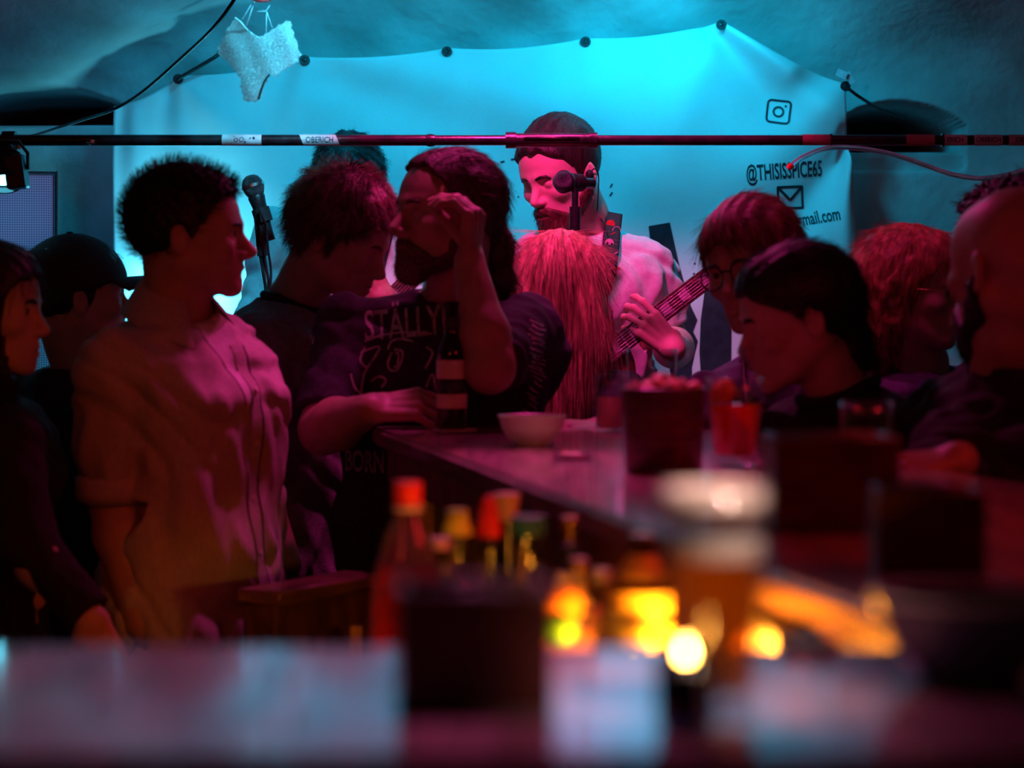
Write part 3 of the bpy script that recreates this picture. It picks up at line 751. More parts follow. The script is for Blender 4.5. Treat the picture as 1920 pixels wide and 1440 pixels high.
# ---- banner ----
GR = [(213, 203), (335, 146), (573, 112), (838, 95), (1098, 75), (1350, 47), (1583, 160)]
DB = 6.40
GX = [at(a, b, DB)[0] for a, b in GR]; GZ = [at(a, b, DB)[2] for a, b in GR]
def seg_d(x, z, a, b):
    ax, az = a; bx, bz = b; L2 = (bx-ax)**2+(bz-az)**2; t = min(1, max(0, ((x-ax)*(bx-ax)+(z-az)*(bz-az))/L2))
    sx, sz = ax+t*(bx-ax), az+t*(bz-az); s = ((x-ax)*(bz-az)-(z-az)*(bx-ax))/math.sqrt(L2)
    return math.hypot(x-sx, z-sz), s, t
def pz(px, py): p = at(px, py, DB); return (p[0], p[2])
FOLDS = [(pz(573, 112), pz(520, 340), .012, .022), (pz(335, 146), pz(350, 400), .008, .016), (pz(335, 146), pz(440, 260), .010, .02), (pz(573, 112), pz(640, 420), .007, .03),
         (pz(650, 105), pz(1250, 250), .016, .045), (pz(1350, 47), pz(1575, 225), .022, .020), (pz(1350, 47), pz(1480, 130), .014, .012), (pz(1350, 47), pz(1220, 330), .008, .03),
         (pz(1592, 295), pz(1500, 520), .022, .018), (pz(1592, 295), pz(1545, 560), .020, .014), (pz(1592, 295), pz(1585, 600), .018, .012), (pz(1583, 160), pz(1440, 320), .014, .03), (pz(838, 95), pz(800, 300), .006, .03), (pz(1098, 75), pz(1120, 300), .005, .03), (pz(250, 210), pz(270, 560), .010, .02)]
def banner_y(x, z):
    y = 6.395+.012*math.sin(x*6+1.2*math.sin(z*4))+.006*math.sin(x*14+z*5)+.004*math.sin(z*19-x*7)
    for a, b, amp, wd in FOLDS:
        d, s, t = seg_d(x, z, a, b); wdt = wd*(1+2.2*t)
        y -= 1.7*amp*math.exp(-(d/wdt)**2)*math.sin(min(1.57, .3+2.2*t)); y += 1.5*amp*.6*math.exp(-((s-wdt*1.7)/wdt)**2)*math.exp(-(max(0, d-abs(s))/.05)**2)*(1-t)
    return y
def banner_top(x):
    z = float(np.interp(x, GX, GZ)); i = max(0, min(len(GX)-2, int(np.searchsorted(GX, x))-1)); t = (x-GX[i])/(GX[i+1]-GX[i])
    return z-.014*math.sin(math.pi*min(1, max(0, t)))+.006
def banner_pt(u, v):
    zb = .75; v2 = v
    xl = GX[0]-.004*math.sin(v*9); xr0 = GX[-1]+.012
    x = xl+(xr0-xl)*u; zt = banner_top(x); z = zb+(zt-zb)*v2
    x += u**6*(.062*sstep(1.80, 1.15, z)+.012*math.sin(z*12))
    return (x, banner_y(x, z), z)
mb = MB(); mb.grid(banner_pt, 260, 200, M['banner_cloth'], thick=(0, .002, 0))
banner = empty('banner', (0, 6.39, .75), 'large wrinkled pale cloth banner with black print hung across the back wall', 'banner')
mb.build('cloth', M['banner_cloth'], banner, smooth='all', fix=False)
for i, (a, b) in enumerate(GR[1:]):
    p = at(a, b+3, DB); y = banner_y(p[0], p[2])-.006
    g = MB(); prof = [(.007, -.004), (.013, -.004), (.014, 0), (.012, .004), (.006, .004), (.0055, 0), (.007, -.004)]
    g.lathe(prof, (p[0], y, p[2]), M['metal_black'], 20, R=np.array(((1, 0, 0), (0, 0, -1), (0, 1, 0)))); g.lathe([(0, 0), (.006, .001), (.0035, .006), (0, .0075)], (p[0], y, p[2]), M['metal_black'], 14, R=np.array(((1, 0, 0), (0, 0, 1), (0, -1, 0))))
    g.build('grommet', None, banner)
def on_banner(name, vs, fs, cpx, cpy, ang=0, mat='print_ink', label=None, shear=0.0):
    vs = np.array(vs); vs = np.c_[vs[:, :2], np.zeros(len(vs))]
    if len(vs) < 400: vs, fs = cut_faces([tuple(q) for q in vs], fs, .009)
    c = at(cpx, cpy, DB); a = math.radians(ang); vs = np.array(vs)[:, :2]; 
    x = vs[:, 0]*math.cos(a)-vs[:, 1]*math.sin(a)+c[0]; z = vs[:, 0]*math.sin(a)+vs[:, 1]*math.cos(a)+c[2]+shear*vs[:, 0]**2
    pts = [(xx, banner_y(xx, zz)-.0016, zz) for xx, zz in zip(x, z)]
    g = MB(); g.add(pts, fs, M[mat]); return g.build(name, None, banner, fix=False, label=label, smooth=False)
PX = DB/FPX  # metres per target pixel at the banner
vs, fs = text_mesh('@THISISSPICE65', 41*PX, .50, .0010); vs, fs = cut_faces(vs, fs, .02); on_banner('lettering', vs, fs, 1469, 323, 4.5)
vs, fs = text_mesh('@gmail.com', 34*PX, .56, .0010); vs, fs = cut_faces(vs, fs, .02); on_banner('lettering', vs, fs, 1523, 410, 9)
def ring2(w, h, r, t, n=8):
    """rounded-rectangle outline"""
    def rr(w, h, r): return [(sx*(w-r)+r*math.cos(a), sy*(h-r)+r*math.sin(a)) for sx, sy, a0 in ((1, 1, 0), (-1, 1, 90), (-1, -1, 180), (1, -1, 270)) for a in [math.radians(a0+90*k/n) for k in range(n+1)]]
    o, i = rr(w, h, r), rr(w-t, h-t, max(r-t, .001)); N = len(o); return o+i, [(k, (k+1) % N, N+(k+1) % N, N+k) for k in range(N)]
def merge(*parts):
    vs, fs, n = [], [], 0
    for v, f in parts: vs += [tuple(p[:2]) for p in v]; fs += [tuple(i+n for i in q) for q in f]; n += len(v)
    return np.array(vs), fs
def disc2(cx, cy, r0, r1, n=24):
    o = [(cx+r1*math.cos(2*math.pi*k/n), cy+r1*math.sin(2*math.pi*k/n)) for k in range(n)]
    if r0 <= 0: return o, [tuple(range(n))]
    i = [(cx+r0*math.cos(2*math.pi*k/n), cy+r0*math.sin(2*math.pi*k/n)) for k in range(n)]; return o+i, [(k, (k+1) % n, n+(k+1) % n, n+k) for k in range(n)]
def bar2(x0, y0, x1, y1, t):
    L = math.hypot(x1-x0, y1-y0); nx, ny = -(y1-y0)/L*t/2, (x1-x0)/L*t/2
    return [(x0+nx, y0+ny), (x0-nx, y0-ny), (x1-nx, y1-ny), (x1+nx, y1+ny)], [(0, 1, 2, 3)]
v, f = merge(ring2(23*PX, 23*PX, 9*PX, 4*PX), disc2(0, 0, 7*PX, 11*PX), disc2(12*PX, 12*PX, 0, 2.2*PX, 10)); on_banner('camera_icon', v, f, 1459, 210, -8)
v, f = merge(ring2(26*PX, 22*PX, 3*PX, 4.5*PX), bar2(-22*PX, 18*PX, 0, -5*PX, 5*PX), bar2(0, -5*PX, 22*PX, 18*PX, 5*PX)); on_banner('envelope_icon', v, f, 1480, 371, 3)
# big dark print behind the singer and its splashes
v = [(1216, 424), (1256, 417), (1275, 500), (1296, 575), (1308, 600), (1300, 622), (1309, 640), (1303, 665), (1298, 690), (1300, 760), (1262, 760), (1256, 690), (1240, 610), (1228, 520)]
def shape_px(poly, name):
    c = poly[0]; vs = [((x-c[0])*PX, (c[1]-y)*PX) for x, y in poly]; vs, fs = cut_faces([(a, b, 0) for a, b in vs], [tuple(range(len(vs)))], .03); return on_banner(name, vs, fs, c[0], c[1])
shape_px(v, 'printed_shape')
shape_px([(1314, 600), (1322, 540), (1345, 500), (1372, 520), (1372, 760), (1318, 760), (1312, 660)], 'printed_shape')
dash = [(938, 304, 946, 302), (958, 299, 970, 297), (1144, 352, 1148, 345), (1143, 368, 1148, 361), (971, 370, 973, 368), (1302, 495, 1304, 493), (1300, 515, 1303, 512), (695, 288, 699, 300), (700, 296, 703, 318), (697, 306, 706, 310), (1296, 640, 1300, 650), (1288, 668, 1294, 676)]  # marks by the bowed musician's head stand in for his guitar headstock
for a, b, c, d in dash: v, f = bar2(0, 0, (c-a)*PX, (b-d)*PX, 3.4*PX); on_banner('banner_dash', v, f, a, b)
# tie cords of the banner
def cord(name, pts, r, mat, label, cat='cord', **kw):
    g = MB(); P_ = smooth_path([np.asarray(p, float) for p in pts], 8); g.tube(P_, r, M[mat], 8); return g.build(name, None, label=label, cat=cat, smooth='all', **kw)
def smooth_path(p, n=8):
    out = []
    for i in range(len(p)-1):
        a, b, c, d = p[max(i-1, 0)], p[i], p[i+1], p[min(i+2, len(p)-1)]
        for k in range(n):
            t = k/n; out.append(.5*((2*b)+(-a+c)*t+(2*a-5*b+4*c-d)*t*t+(-a+3*b-3*c+d)*t**3))
    out.append(p[-1]); return out
cord('bungee_cord', [at(332, 149, 6.36), at(400, 109, 6.34), at(412, 98, 6.36)], .0055, 'metal_black', 'short dark elastic cord between two hooks at the banner top left', 'cord')
cord('bungee_cord', [at(1583, 160, 6.36), at(1612, 182, 6.38), at(1650, 204, 6.52), at(1700, 225, 6.75)], .0045, 'metal_black', 'dark cord pulling the top right banner corner into the wall niche', 'cord')
g = MB(); g.box(at(1578, 139, 6.36), (.014, .003, .010), M['sticker'], R=rotm(0, 0, 25)); g.box(at(1593, 146, 6.37), (.008, .002, .016), M['sticker'], R=rotm(0, 0, -30)); g.build('tape_tag', label='crumpled scrap of tape at the top right banner corner', cat='tape')

# ---- overhead pipe ----
DP = 5.20
pipe = empty('overhead_pipe', tuple(at(960, 263, DP)), 'long black metal pipe running straight across above the stage edge', 'pipe')
g = MB()
y0 = at(0, 263, DP)[2]; xs = lambda px: at(px, 0, DP)[0]
R90 = np.array(((0, 0, 1), (0, 1, 0), (-1, 0, 0)))
def seg(g, a, b, r, mat='pipe_black', dz=0): g.lathe([(0, xs(a)), (r, xs(a)), (r, xs(b)), (0, xs(b))], (0, DP, y0+dz), M[mat], 24, R=R90)
seg(g, -600, 800, .0120); seg(g, 790, 2500, .0112)
for a in np.arange(2, 2500, 999): pass
g.build('tube', None, pipe)
g = MB()
seg(g, 802, 812, .0135); g.lathe([(0, xs(795)), (.0125, xs(800)), (.0142, xs(806)), (.0125, xs(815)), (0, xs(822))], (0, DP, y0), M['pipe_black'], 24, R=R90); g.build('joint_ring', None, pipe)
g = MB(); seg(g, 965, 1105, .0150); seg(g, 948, 968, .0178); seg(g, 1104, 1120, .0172); g.box((xs(1034), DP-.014, y0+.004), ((xs(1090)-xs(985))/2, .004, .003), M['pipe_black'], bev=.002); g.build('coupling_sleeve', None, pipe)
for a_ in (1556, 1765): g = MB(); seg(g, a_, a_+4, .0145); g.build('cable_tie', None, pipe)
def sticker(px0, px1, arc=(200, 340), txt=None, skew=0, tx=0, tsize=.012, mat='sticker', label=None, yy=0, art=False, r=.0122):
    g = MB(); a0, a1 = math.radians(arc[0]), math.radians(arc[1])
    def f(u, v):
        a = a0+(a1-a0)*v; x = xs(px0)+(xs(px1)-xs(px0))*u+skew*(v-.5)*.02; rr = r+.0006
        return (x, DP+rr*math.sin(a), y0+yy-rr*math.cos(a)*1.0)
    g.grid(f, 8, 10, M[mat]); s = g.build('sticker', None, pipe, fix=False, label=label)
    if txt or art:
        if txt: vs, fs = text_mesh(txt, tsize, .85, .0002); vs, fs = cut_faces(vs, fs, .004)
        else: vs, fs = merge(disc2(-.012, 0, .003, .0045, 14), disc2(0, .001, .004, .0052, 14), bar2(.006, -.006, .020, .005, .003), bar2(-.022, -.008, -.016, .008, .003), disc2(.026, .004, 0, .003, 10)); vs = np.c_[vs, np.zeros(len(vs))]
        xc = (xs(px0)+xs(px1))/2+tx
        pts = [(xc+v[0], DP-math.sqrt(max(1e-8, (r+.0012)**2-min(v[1]+yy*0, r*.98)**2)), y0+max(-r, min(r, v[1]))) for v in vs]
        h = MB(); h.add(pts, fs, M['print_ink']); o = h.build('lettering' if txt else 'drawing', None, s, fix=False, smooth=False)
        o.location = (0, 0, 0)
    return s
sticker(417, 491, art=True)
sticker(566, 634, txt='OBERICH', tsize=.017, skew=.6, label='pale torn sticker with dark capital lettering')
sticker(1504, 1556, mat='label_red', arc=(185, 330)); sticker(1698, 1751, mat='label_red'); sticker(1766, 1812, txt='ERICH', tsize=.015)
sticker(1825, 1878, txt='OBERICH', tsize=.015); sticker(1890, 1960, txt='OBERICH', tsize=.015)

# ---- cables in the air ----
cord('cable', [at(470, -60, 5.35), at(440, -2, 5.4), at(400, 52, 5.5), at(350, 100, 5.7), at(270, 170, 5.95), at(213, 205, 6.1), at(150, 226, 6.05), at(105, 241, 6.0), at(60, 255, 5.9), at(0, 264, 5.8), at(-80, 272, 5.7)], .0042, 'cable', 'dark cable sagging from the ceiling down to the left edge above the pipe', 'cable')
cord('transparent_tube', [at(1484, 311, 5.10), at(1505, 295, 5.11), at(1550, 278, 5.12), at(1600, 277, 5.14), at(1665, 287, 5.15), at(1730, 308, 5.14), at(1790, 328, 5.12), at(1850, 334, 5.10), at(1925, 318, 5.08), at(1990, 290, 5.05)], .0052, 'pvc_clear', 'clear plastic tube hanging in a wave under the right end of the pipe', 'tube')
g = MB(); g.lathe([(0, -.006), (.006, -.006), (.007, .004), (0, .006)], at(1482, 312, 5.10), M['cap_red'], 14, R=rotm(60, 40)); g.build('tube_plug', label='small dark red plug at the open end of the clear tube', cat='plug')

# ---- lace briefs hanging from a hook ----
outline = [(441, 34), (452, 42), (463, 55), (476, 66), (489, 72), (500, 66), (514, 58), (530, 48), (546, 42), (549, 56), (556, 76), (566, 104), (560, 118), (545, 127), (530, 135), (520, 146), (508, 140), (502, 152), (495, 164), (492, 180), (486, 190), (470, 190), (456, 188), (455, 176), (449, 162), (452, 152), (443, 135), (432, 123), (418, 108), (405, 98), (404, 86), (414, 66), (426, 48)]
DLB = 4.95
def lace_mesh():
    ed = []
    n = len(outline)
    for i in range(n):
        a, b = outline[i], outline[(i+1) % n]
        for k in range(5):
            t = k/5; nx, ny = -(b[1]-a[1]), b[0]-a[0]; L = math.hypot(nx, ny); w_ = 1.6*math.sin(t*math.pi*2+i)
            ed.append((a[0]+(b[0]-a[0])*t+nx/L*w_, a[1]+(b[1]-a[1])*t+ny/L*w_))
    pr = [((x-486), (110-y), 0) for x, y in ed]
    vs, fs = cut_faces(pr, [tuple(range(len(pr)))], 3.5); s = DLB/FPX; c = at(486, 110, DLB); out = []
    for x, y, _ in vs: 
        bul = .020*math.cos(min(1.5, abs(x)/75*1.4))+.0015*math.sin(x*.11+y*.05)
        out.append((c[0]+x*s, c[1]-bul-.0005*x, c[2]+y*s))
    return out, fs
v, f = lace_mesh(); lb = empty('lace_briefs', tuple(at(486, 190, DLB)), 'white lace briefs hanging on threads from the ceiling at upper left', 'underwear')
g = MB(); g.add(v, f, M['lace']); n0 = len(v); g.add([(a, b+.022+.02*0, c) for a, b, c in v if 1], f, M['lace']); g.build('lace_panel', None, lb, smooth='all', fix=False)
g = MB()
def lp(i, off=0): p = at(*outline[i], DLB); return p+np.array((0, -.008+off, 0))
k0 = [lp(i) for i in (0, 1, 2, 3, 4, 5, 6, 7, 8)]
g.tube(smooth_path(k0, 4), .0016, M['tee_white'], 6); g.build('elastic_trim', None, lb, smooth='all'); g = MB(); g.tube(smooth_path([at(508, 142, DLB)-np.array((0, .03, 0)), at(497, 158, DLB)-np.array((0, .03, 0)), at(487, 188, DLB)-np.array((0, .022, 0))], 4), .0022, M['cloth_black'], 6)
g.build('elastic_trim', None, lb, smooth='all')
g = MB()
for a, b in (((455, 38), (474, 4)), ((463, 50), (478, 0)), ((500, 62), (500, 22)), ((512, 54), (500, 22)), ((500, 22), (474, 22)), ((500, 22), (506, 10))): g.tube([at(*a, DLB)-np.array((0, .01, 0)), at(*b, DLB)], .0007, M['tee_white'], 5)
g.build('thread', None, lb, smooth='all')
g = MB(); R_ = .017
g.tube([at(492, -6, DLB)+np.array((R_*1.25*math.cos(a), R_*.9*math.sin(a)*.9, .010*math.sin(a))) for a in np.linspace(0, 6.1, 24)], .0034, M['cap_red'], 8)
g.tube([at(492, -6, DLB)+np.array((0, 0, 0.006)), (at(492, -6, DLB)[0], DLB, 2.60)], .0018, M['metal_black'], 6)
g.build('hanging_ring', label='dark red ring on a hook that the lace briefs hang from', cat='ring', smooth='all')

# ---- lamp at the left edge ----
lc = at(8, 318, 5.15)
lf = empty('stage_lamp', tuple(lc), 'small black stage lamp glowing blue white at the left edge below the pipe', 'lamp')
g = MB(); Rl = rotm(20, 60); Q = np.stack([Rl[:, 0], Rl[:, 2], Rl[:, 1]], 1)
g.lathe([(0, -.05), (.030, -.048), (.036, -.02), (.040, .03), (.040, .036), (.036, .036), (.036, .02), (0, .02)], lc, M['metal_black'], 28, R=Q)
for k in range(5): g.lathe([(.0375, -.03+k*.009), (.041, -.028+k*.009), (.041, -.025+k*.009), (.0375, -.023+k*.009)], lc, M['metal_black'], 24, R=Q)
g.build('housing', None, lf)
g = MB(); g.lathe([(0, .024), (.020, .023), (.0352, .019)], lc, M['lamp_lens'], 24, R=Q); g.build('lens', None, lf)
g = MB(); g.tube([lc+np.array((-.05, 0, 0)), lc+np.array((-.05, 0, .035)), lc+np.array((-.03, 0, .06)), lc+np.array((.03, 0, .06)), lc+np.array((.05, 0, .035)), lc+np.array((.05, 0, 0))], .004, M['metal_black'], 8); g.build('yoke', None, lf)
g = MB(); g.box(lc+np.array((.028, -.01, -.006)), (.020, .03, .036), M['metal_black'], R=rotm(0, 0, -8), bev=.004); g.build('barn_door', None, lf)
cl = empty('pipe_clamp', (lc[0], DP, y0), 'black clamp holding the small lamp on the pipe at left edge', 'clamp')
g = MB(); g.lathe([(.0128, -.014), (.020, -.014), (.020, .014), (.0128, .014), (.0128, -.014)], (lc[0], DP, y0), M['metal_black'], 20, R=R90); g.box((lc[0], DP-.005, y0-.025), (.010, .012, .010), M['metal_black'], bev=.002); g.build('clamp_body', None, cl)
g = MB(); g.lathe([(0, 0), (.006, 0), (.007, .012), (.003, .016), (0, .016)], (lc[0]+.022, DP-.01, y0-.02), M['steel'], 12, R=rotm(0)); g.build('wing_screw', None, cl)
g = MB(); p = at(176, 266, DP)-np.array((0, .014, 0))
for k in range(9): a = k*.7; g.tube([p, p+np.array((math.cos(a)*.012, -.006, math.sin(a)*.010))], .0006, M['pvc_clear'], 5)
g.box(p, (.004, .003, .004), M['steel'], bev=.001); g.build('wire_knot', label='tiny frayed wire knot on the pipe left of the banner', cat='wire')

# real fixtures for the stage lights (above the frame or behind the crowd)
def par(loc, aim, r, label, name='spotlight'):
    rt = empty(name, loc, label, 'spotlight'); d = unit(sub3(aim, loc)); X = unit(np.cross(d, (0, 0, 1))); Y = np.cross(d, X); Q = np.stack([X, Y, d], 1)
    c = np.array(loc)-d*.012
    g = MB(); g.lathe([(0, -.14), (r*.8, -.135), (r, -.08), (r, 0), (r*.94, 0), (r*.94, -.07), (0, -.07)], c, M['metal_black'], 28, R=Q); g.build('housing', None, rt)
    g = MB(); g.tube([c+X*(r+.012)*math.cos(a)-d*.06+np.cross(X, d)*(r+.03)*math.sin(a) for a in np.linspace(0, math.pi, 12)], .004, M['metal_black'], 8); g.build('yoke', None, rt)
    return rt
par((-.89, 6.24, 1.34), (-.88, 6.45, 1.48), .05, 'uplight on the stage behind the man in the pale shirt')
par((.42, 5.75, 2.42), (.42, 6.5, 1.75), .05, 'ceiling spotlight above the middle of the banner'); par((-.02, 4.72, 2.42), (.16, 5.6, 1.35), .05, 'ceiling spotlight aimed at the singer'); par((.25, 5.25, 2.45), (-.1, 4.4, 1.2), .05, 'ceiling spotlight aimed down on the crowd')

# ---- speaker with perforated grille ----
sp = empty('loudspeaker', (-1.42, 6.05, STAGE_Z), 'tall loudspeaker with a perforated front at the left edge behind the crowd', 'loudspeaker')
g = MB(); xr = at(108, 0, 6.0)[0]; zt = at(0, 321, 6.0)[2]
g.box(((xr-1.62)/2, 6.19, (zt+STAGE_Z)/2), ((xr+1.62)/2, .18, (zt-STAGE_Z)/2), M['metal_black'], bev=.006); g.build('cabinet', None, sp)
g = MB(); g.box(((xr-1.62)/2-.002, 6.004, (zt+STAGE_Z)/2), ((xr+1.62)/2-.008, .006, (zt-STAGE_Z)/2-.010), M['grille'], bev=.003); g.build('grille', None, sp)
g = MB(); g.box((xr-.002, 6.0, (zt+STAGE_Z)/2), (.0022, .012, (zt-STAGE_Z)/2), M['mesh_steel'], bev=.001); g.build('edge_strip', None, sp)
for ch in sp.children: ch.location.x += -1.42-xr; ch.location.y += .05
sp.location = (xr, 6.0, STAGE_Z); sp.rotation_euler.z = math.radians(12.5)

# ---- microphones ----
def mic_on_stand(px_head, px_clip, d, px_stand, label, side=False, foot=None):
    p0, p1 = at(*px_head, d), at(*px_clip, d); base = np.array((at(*px_stand[-1], d)[0], d+.02, STAGE_Z))
    st = empty('microphone_stand', tuple(base), label+' stand', 'microphone stand')
    pts = [at(*q, d) for q in px_stand]
    g = MB(); g.tube(pts[:2], [.0125, .0120], M['metal_black'], 16); g.build('clutch_grip', None, st)
    g = MB(); g.tube(pts[1:]+[np.array((base[0], d, STAGE_Z+.05))], .0085, M['metal_black'], 12); g.build('pole', None, st, smooth='all')
    g = MB(); g.tube([p1+(pts[0]-p1)*.0, pts[0]], .0065, M['metal_black'], 10); g.build('boom_neck', None, st)
    g = MB(); g.lathe([(0, 0), (.13, 0), (.13, .008), (.03, .022), (.012, .05), (0, .05)], (base[0], d, STAGE_Z), M['metal_black'], 32); g.build('round_base', None, st)
    mi = empty('microphone', tuple(p0), label, 'microphone')
    ax = unit(p1-p0)
    if side: ax = unit(np.array((.62, .78, -.0)))
    X = unit(np.cross(ax, (0, 1, .3))); Y = np.cross(ax, X); Q = np.stack([X, Y, ax], 1)
    g = MB(); g.lathe([(0, -.025), (.010, -.0235), (.018, -.018), (.0235, -.008), (.0250, 0), (.0245, .008), (.021, .018), (.018, .024)], p0, M['mesh_steel'], 28, R=Q); g.build('grille', None, mi, smooth='all')
    g = MB(); g.lathe([(.0252, -.003), (.0262, -.003), (.0262, .004), (.0252, .004)], p0, M['steel'] if not side else M['metal_black'], 28, R=Q); g.build('band', None, mi)
    g = MB(); L = .11 if not side else .085; g.lathe([(.018, .023), (.0195, .028), (.017, .045), (.0125, L), (.0125, L+.02), (0, L+.02)], p0, M['metal_black'], 24, R=Q); g.build('handle', None, mi)
    g = MB(); q = p0+ax*(.07 if not side else .045); g.lathe([(.0165, -.016), (.0205, -.016), (.0205, .016), (.0165, .016), (.0165, -.016)], q, M['rubber'], 20, R=Q); g.tube([q, p1 if not side else pts[0]], .007, M['rubber'], 10); g.build('clip', None, mi)
    return st
mic_on_stand((474, 348), (488, 392), 5.45, [(484, 384), (492, 480), (505, 562), (512, 700)], 'black microphone left of the stage, tilted up beside the pale shirt man', foot=0)
mic_on_stand((1057, 341), (1078, 352), 5.42, [(1078, 396), (1077, 470), (1077, 620)], 'black microphone in front of the bearded singer', side=True)
g = MB(); g.tube([at(1078, 352, 5.45), at(1078, 398, 5.42)], .0075, M['metal_black'], 12); g.lathe([(.0125, 0), (.0125, .01), (0, .01)], at(1078, 396, 5.42), M['metal_black'], 14); g.build('stand_collar', label='short threaded tube joining the singer microphone to its stand', cat='stand part')
cord('microphone_cable', [at(486, 392, 5.42), at(497, 420, 5.40), at(503, 470, 5.41), at(508, 510, 5.42), at(505, 560, 5.42), at(498, 640, 5.42)], .003, 'cable', 'thin black cable looped down the left microphone stand', 'cable')

# ============================ THE BAR ============================
def edge_x(y): return -.26+.2*(4.53-y)
bar = empty('bar_counter', (.3, 2.6, 0), 'dark glossy L shaped bar counter with drinks along it', 'bar counter')
poly = [(-1.35, 1.266), (.98, 1.266), (.98, 1.80), (.34, 4.53), (.325, 4.548), (-.245, 4.548), (-.262, 4.53), (.305, 1.72), (.285, 1.676), (.26, 1.672), (-1.35, 1.672)]
def slab(poly, z0, z1, bev=.006):
    bm = bmesh.new(); b0 = [bm.verts.new((x, y, z0)) for x, y in poly]; bm.faces.new(b0)
    r = bmesh.ops.extrude_face_region(bm, geom=bm.faces[:]); 
    for v_ in [e for e in r['geom'] if isinstance(e, bmesh.types.BMVert)]: v_.co.z = z1
    bmesh.ops.recalc_face_normals(bm, faces=bm.faces)
    if bev: bmesh.ops.bevel(bm, geom=[e for e in bm.edges if abs(e.verts[0].co.z-e.verts[1].co.z) < 1e-6], offset=bev, segments=3, affect='EDGES')
    bm.verts.index_update(); vs = [tuple(v_.co) for v_ in bm.verts]; fs = [[v_.index for v_ in f_.verts] for f_ in bm.faces]; bm.free(); return vs, fs
g = MB(); v, f = slab(poly, TOP_Z-.034, TOP_Z, .007); g.add(v, f, M['counter_wood']); g.build('worktop', None, bar, fix=False)
def along(x0, y0_, x1, y1_, z0, z1, t, mat, name, parent, bev=.003):
    L = math.hypot(x1-x0, y1_-y0_); a = math.atan2(y1_-y0_, x1-x0); R = np.array(((math.cos(a), -math.sin(a), 0), (math.sin(a), math.cos(a), 0), (0, 0, 1)))
    g = MB(); g.box(((x0+x1)/2, (y0_+y1_)/2, (z0+z1)/2), (L/2, t/2, (z1-z0)/2), mat, R=R, bev=bev); return g.build(name, None, parent)
along(edge_x(4.50)+.030, 4.50, edge_x(1.75)+.030, 1.75, TOP_Z-.10, TOP_Z-.036, .018, M['wood_brown'], 'apron', bar)
along(edge_x(4.50)+.22, 4.50, edge_x(1.75)+.22, 1.75, 0, TOP_Z-.036, .025, M['wood_warm'], 'side_panel', bar)
along(-1.3, 1.63, .46, 1.63, TOP_Z-.10, TOP_Z-.036, .018, M['wood_brown'], 'apron', bar); along(-1.3, 1.36, .95, 1.36, 0, TOP_Z-.036, .025, M['wood_brown'], 'front_panel', bar)
along(-.20, 4.46, .32, 4.46, 0, TOP_Z-.036, .025, M['wood_brown'], 'end_panel', bar)
for yy in (4.38, 3.55, 2.74, 1.95):
    g = MB(); g.box((edge_x(yy)+.068, yy, (TOP_Z-.036)/2), (.0225, .0225, (TOP_Z-.036)/2), M['wood_warm'], bev=.003); g.build('post', None, bar)
# warm lamp strip under the counter
ls = empty('lamp_strip', (.26, 2.3, 1.14), 'warm glowing lamp strip fixed under the counter above the bottles', 'lamp')
g = MB(); g.box((.24, 2.45, 1.158), (.018, .42, .012), M['metal_black'], bev=.003); g.build('housing', None, ls)
g = MB(); g.box((.24, 2.45, 1.144), (.012, .40, .003), M['led_warm'], bev=.001); g.build('diffuser', None, ls)
# bartender's shelf with the bottles
SH = .93
wb = empty('work_shelf', (-.1, 2.62, 0), 'low work shelf inside the bar that the bottles stand on', 'shelf')
g = MB(); g.box((-.12, 2.66, SH-.015), (.44, .36, .015), M['wood_brown'], bev=.003); g.build('shelf_board', None, wb)
for x_, y_ in ((-.52, 2.34), (.28, 2.34), (-.52, 2.98), (.28, 2.98)):
    g = MB(); g.box((x_, y_, (SH-.03)/2), (.02, .02, (SH-.03)/2), M['wood_brown'], bev=.002); g.build('leg', None, wb)
# low cabinet behind on the left with its own post
cb = empty('low_cabinet', (-.42, 4.2, 0), 'low wooden cabinet between pale shirt man and the bottles', 'cabinet')
a0, a1 = at(520, 1118, 4.02), at(720, 1066, 4.30); zc = (a0[2]+a1[2])/2
R_ = rotm(0); ang = math.atan2(a1[1]-a0[1], a1[0]-a0[0]); Rc = np.array(((math.cos(ang), -math.sin(ang), 0), (math.sin(ang), math.cos(ang), 0), (0, 0, 1)))
mid = (a0+a1)/2; nrm_ = np.array((-math.sin(ang), math.cos(ang), 0)); Lc = np.linalg.norm((a1-a0)[:2])
g = MB(); g.box(np.array((mid[0], mid[1], zc-.012))+nrm_*.04, (Lc/2, .045, .012), M['counter_edge'], R=Rc, bev=.004); g.build('cabinet_top', None, cb)
g = MB(); g.box(np.array((mid[0], mid[1], (zc-.024)/2))+nrm_*.045, (Lc/2-.01, .035, (zc-.024)/2), M['wood_brown'], R=Rc, bev=.004); g.build('cabinet_body', None, cb)
pp = at(670, 1150, 4.10); g = MB(); g.box((pp[0], pp[1]-.03, .45), (.010, .010, .45), M['wood_warm'], bev=.002); g.build('wooden_post', label='slim upright wooden batten in front of the low cabinet', cat='post')

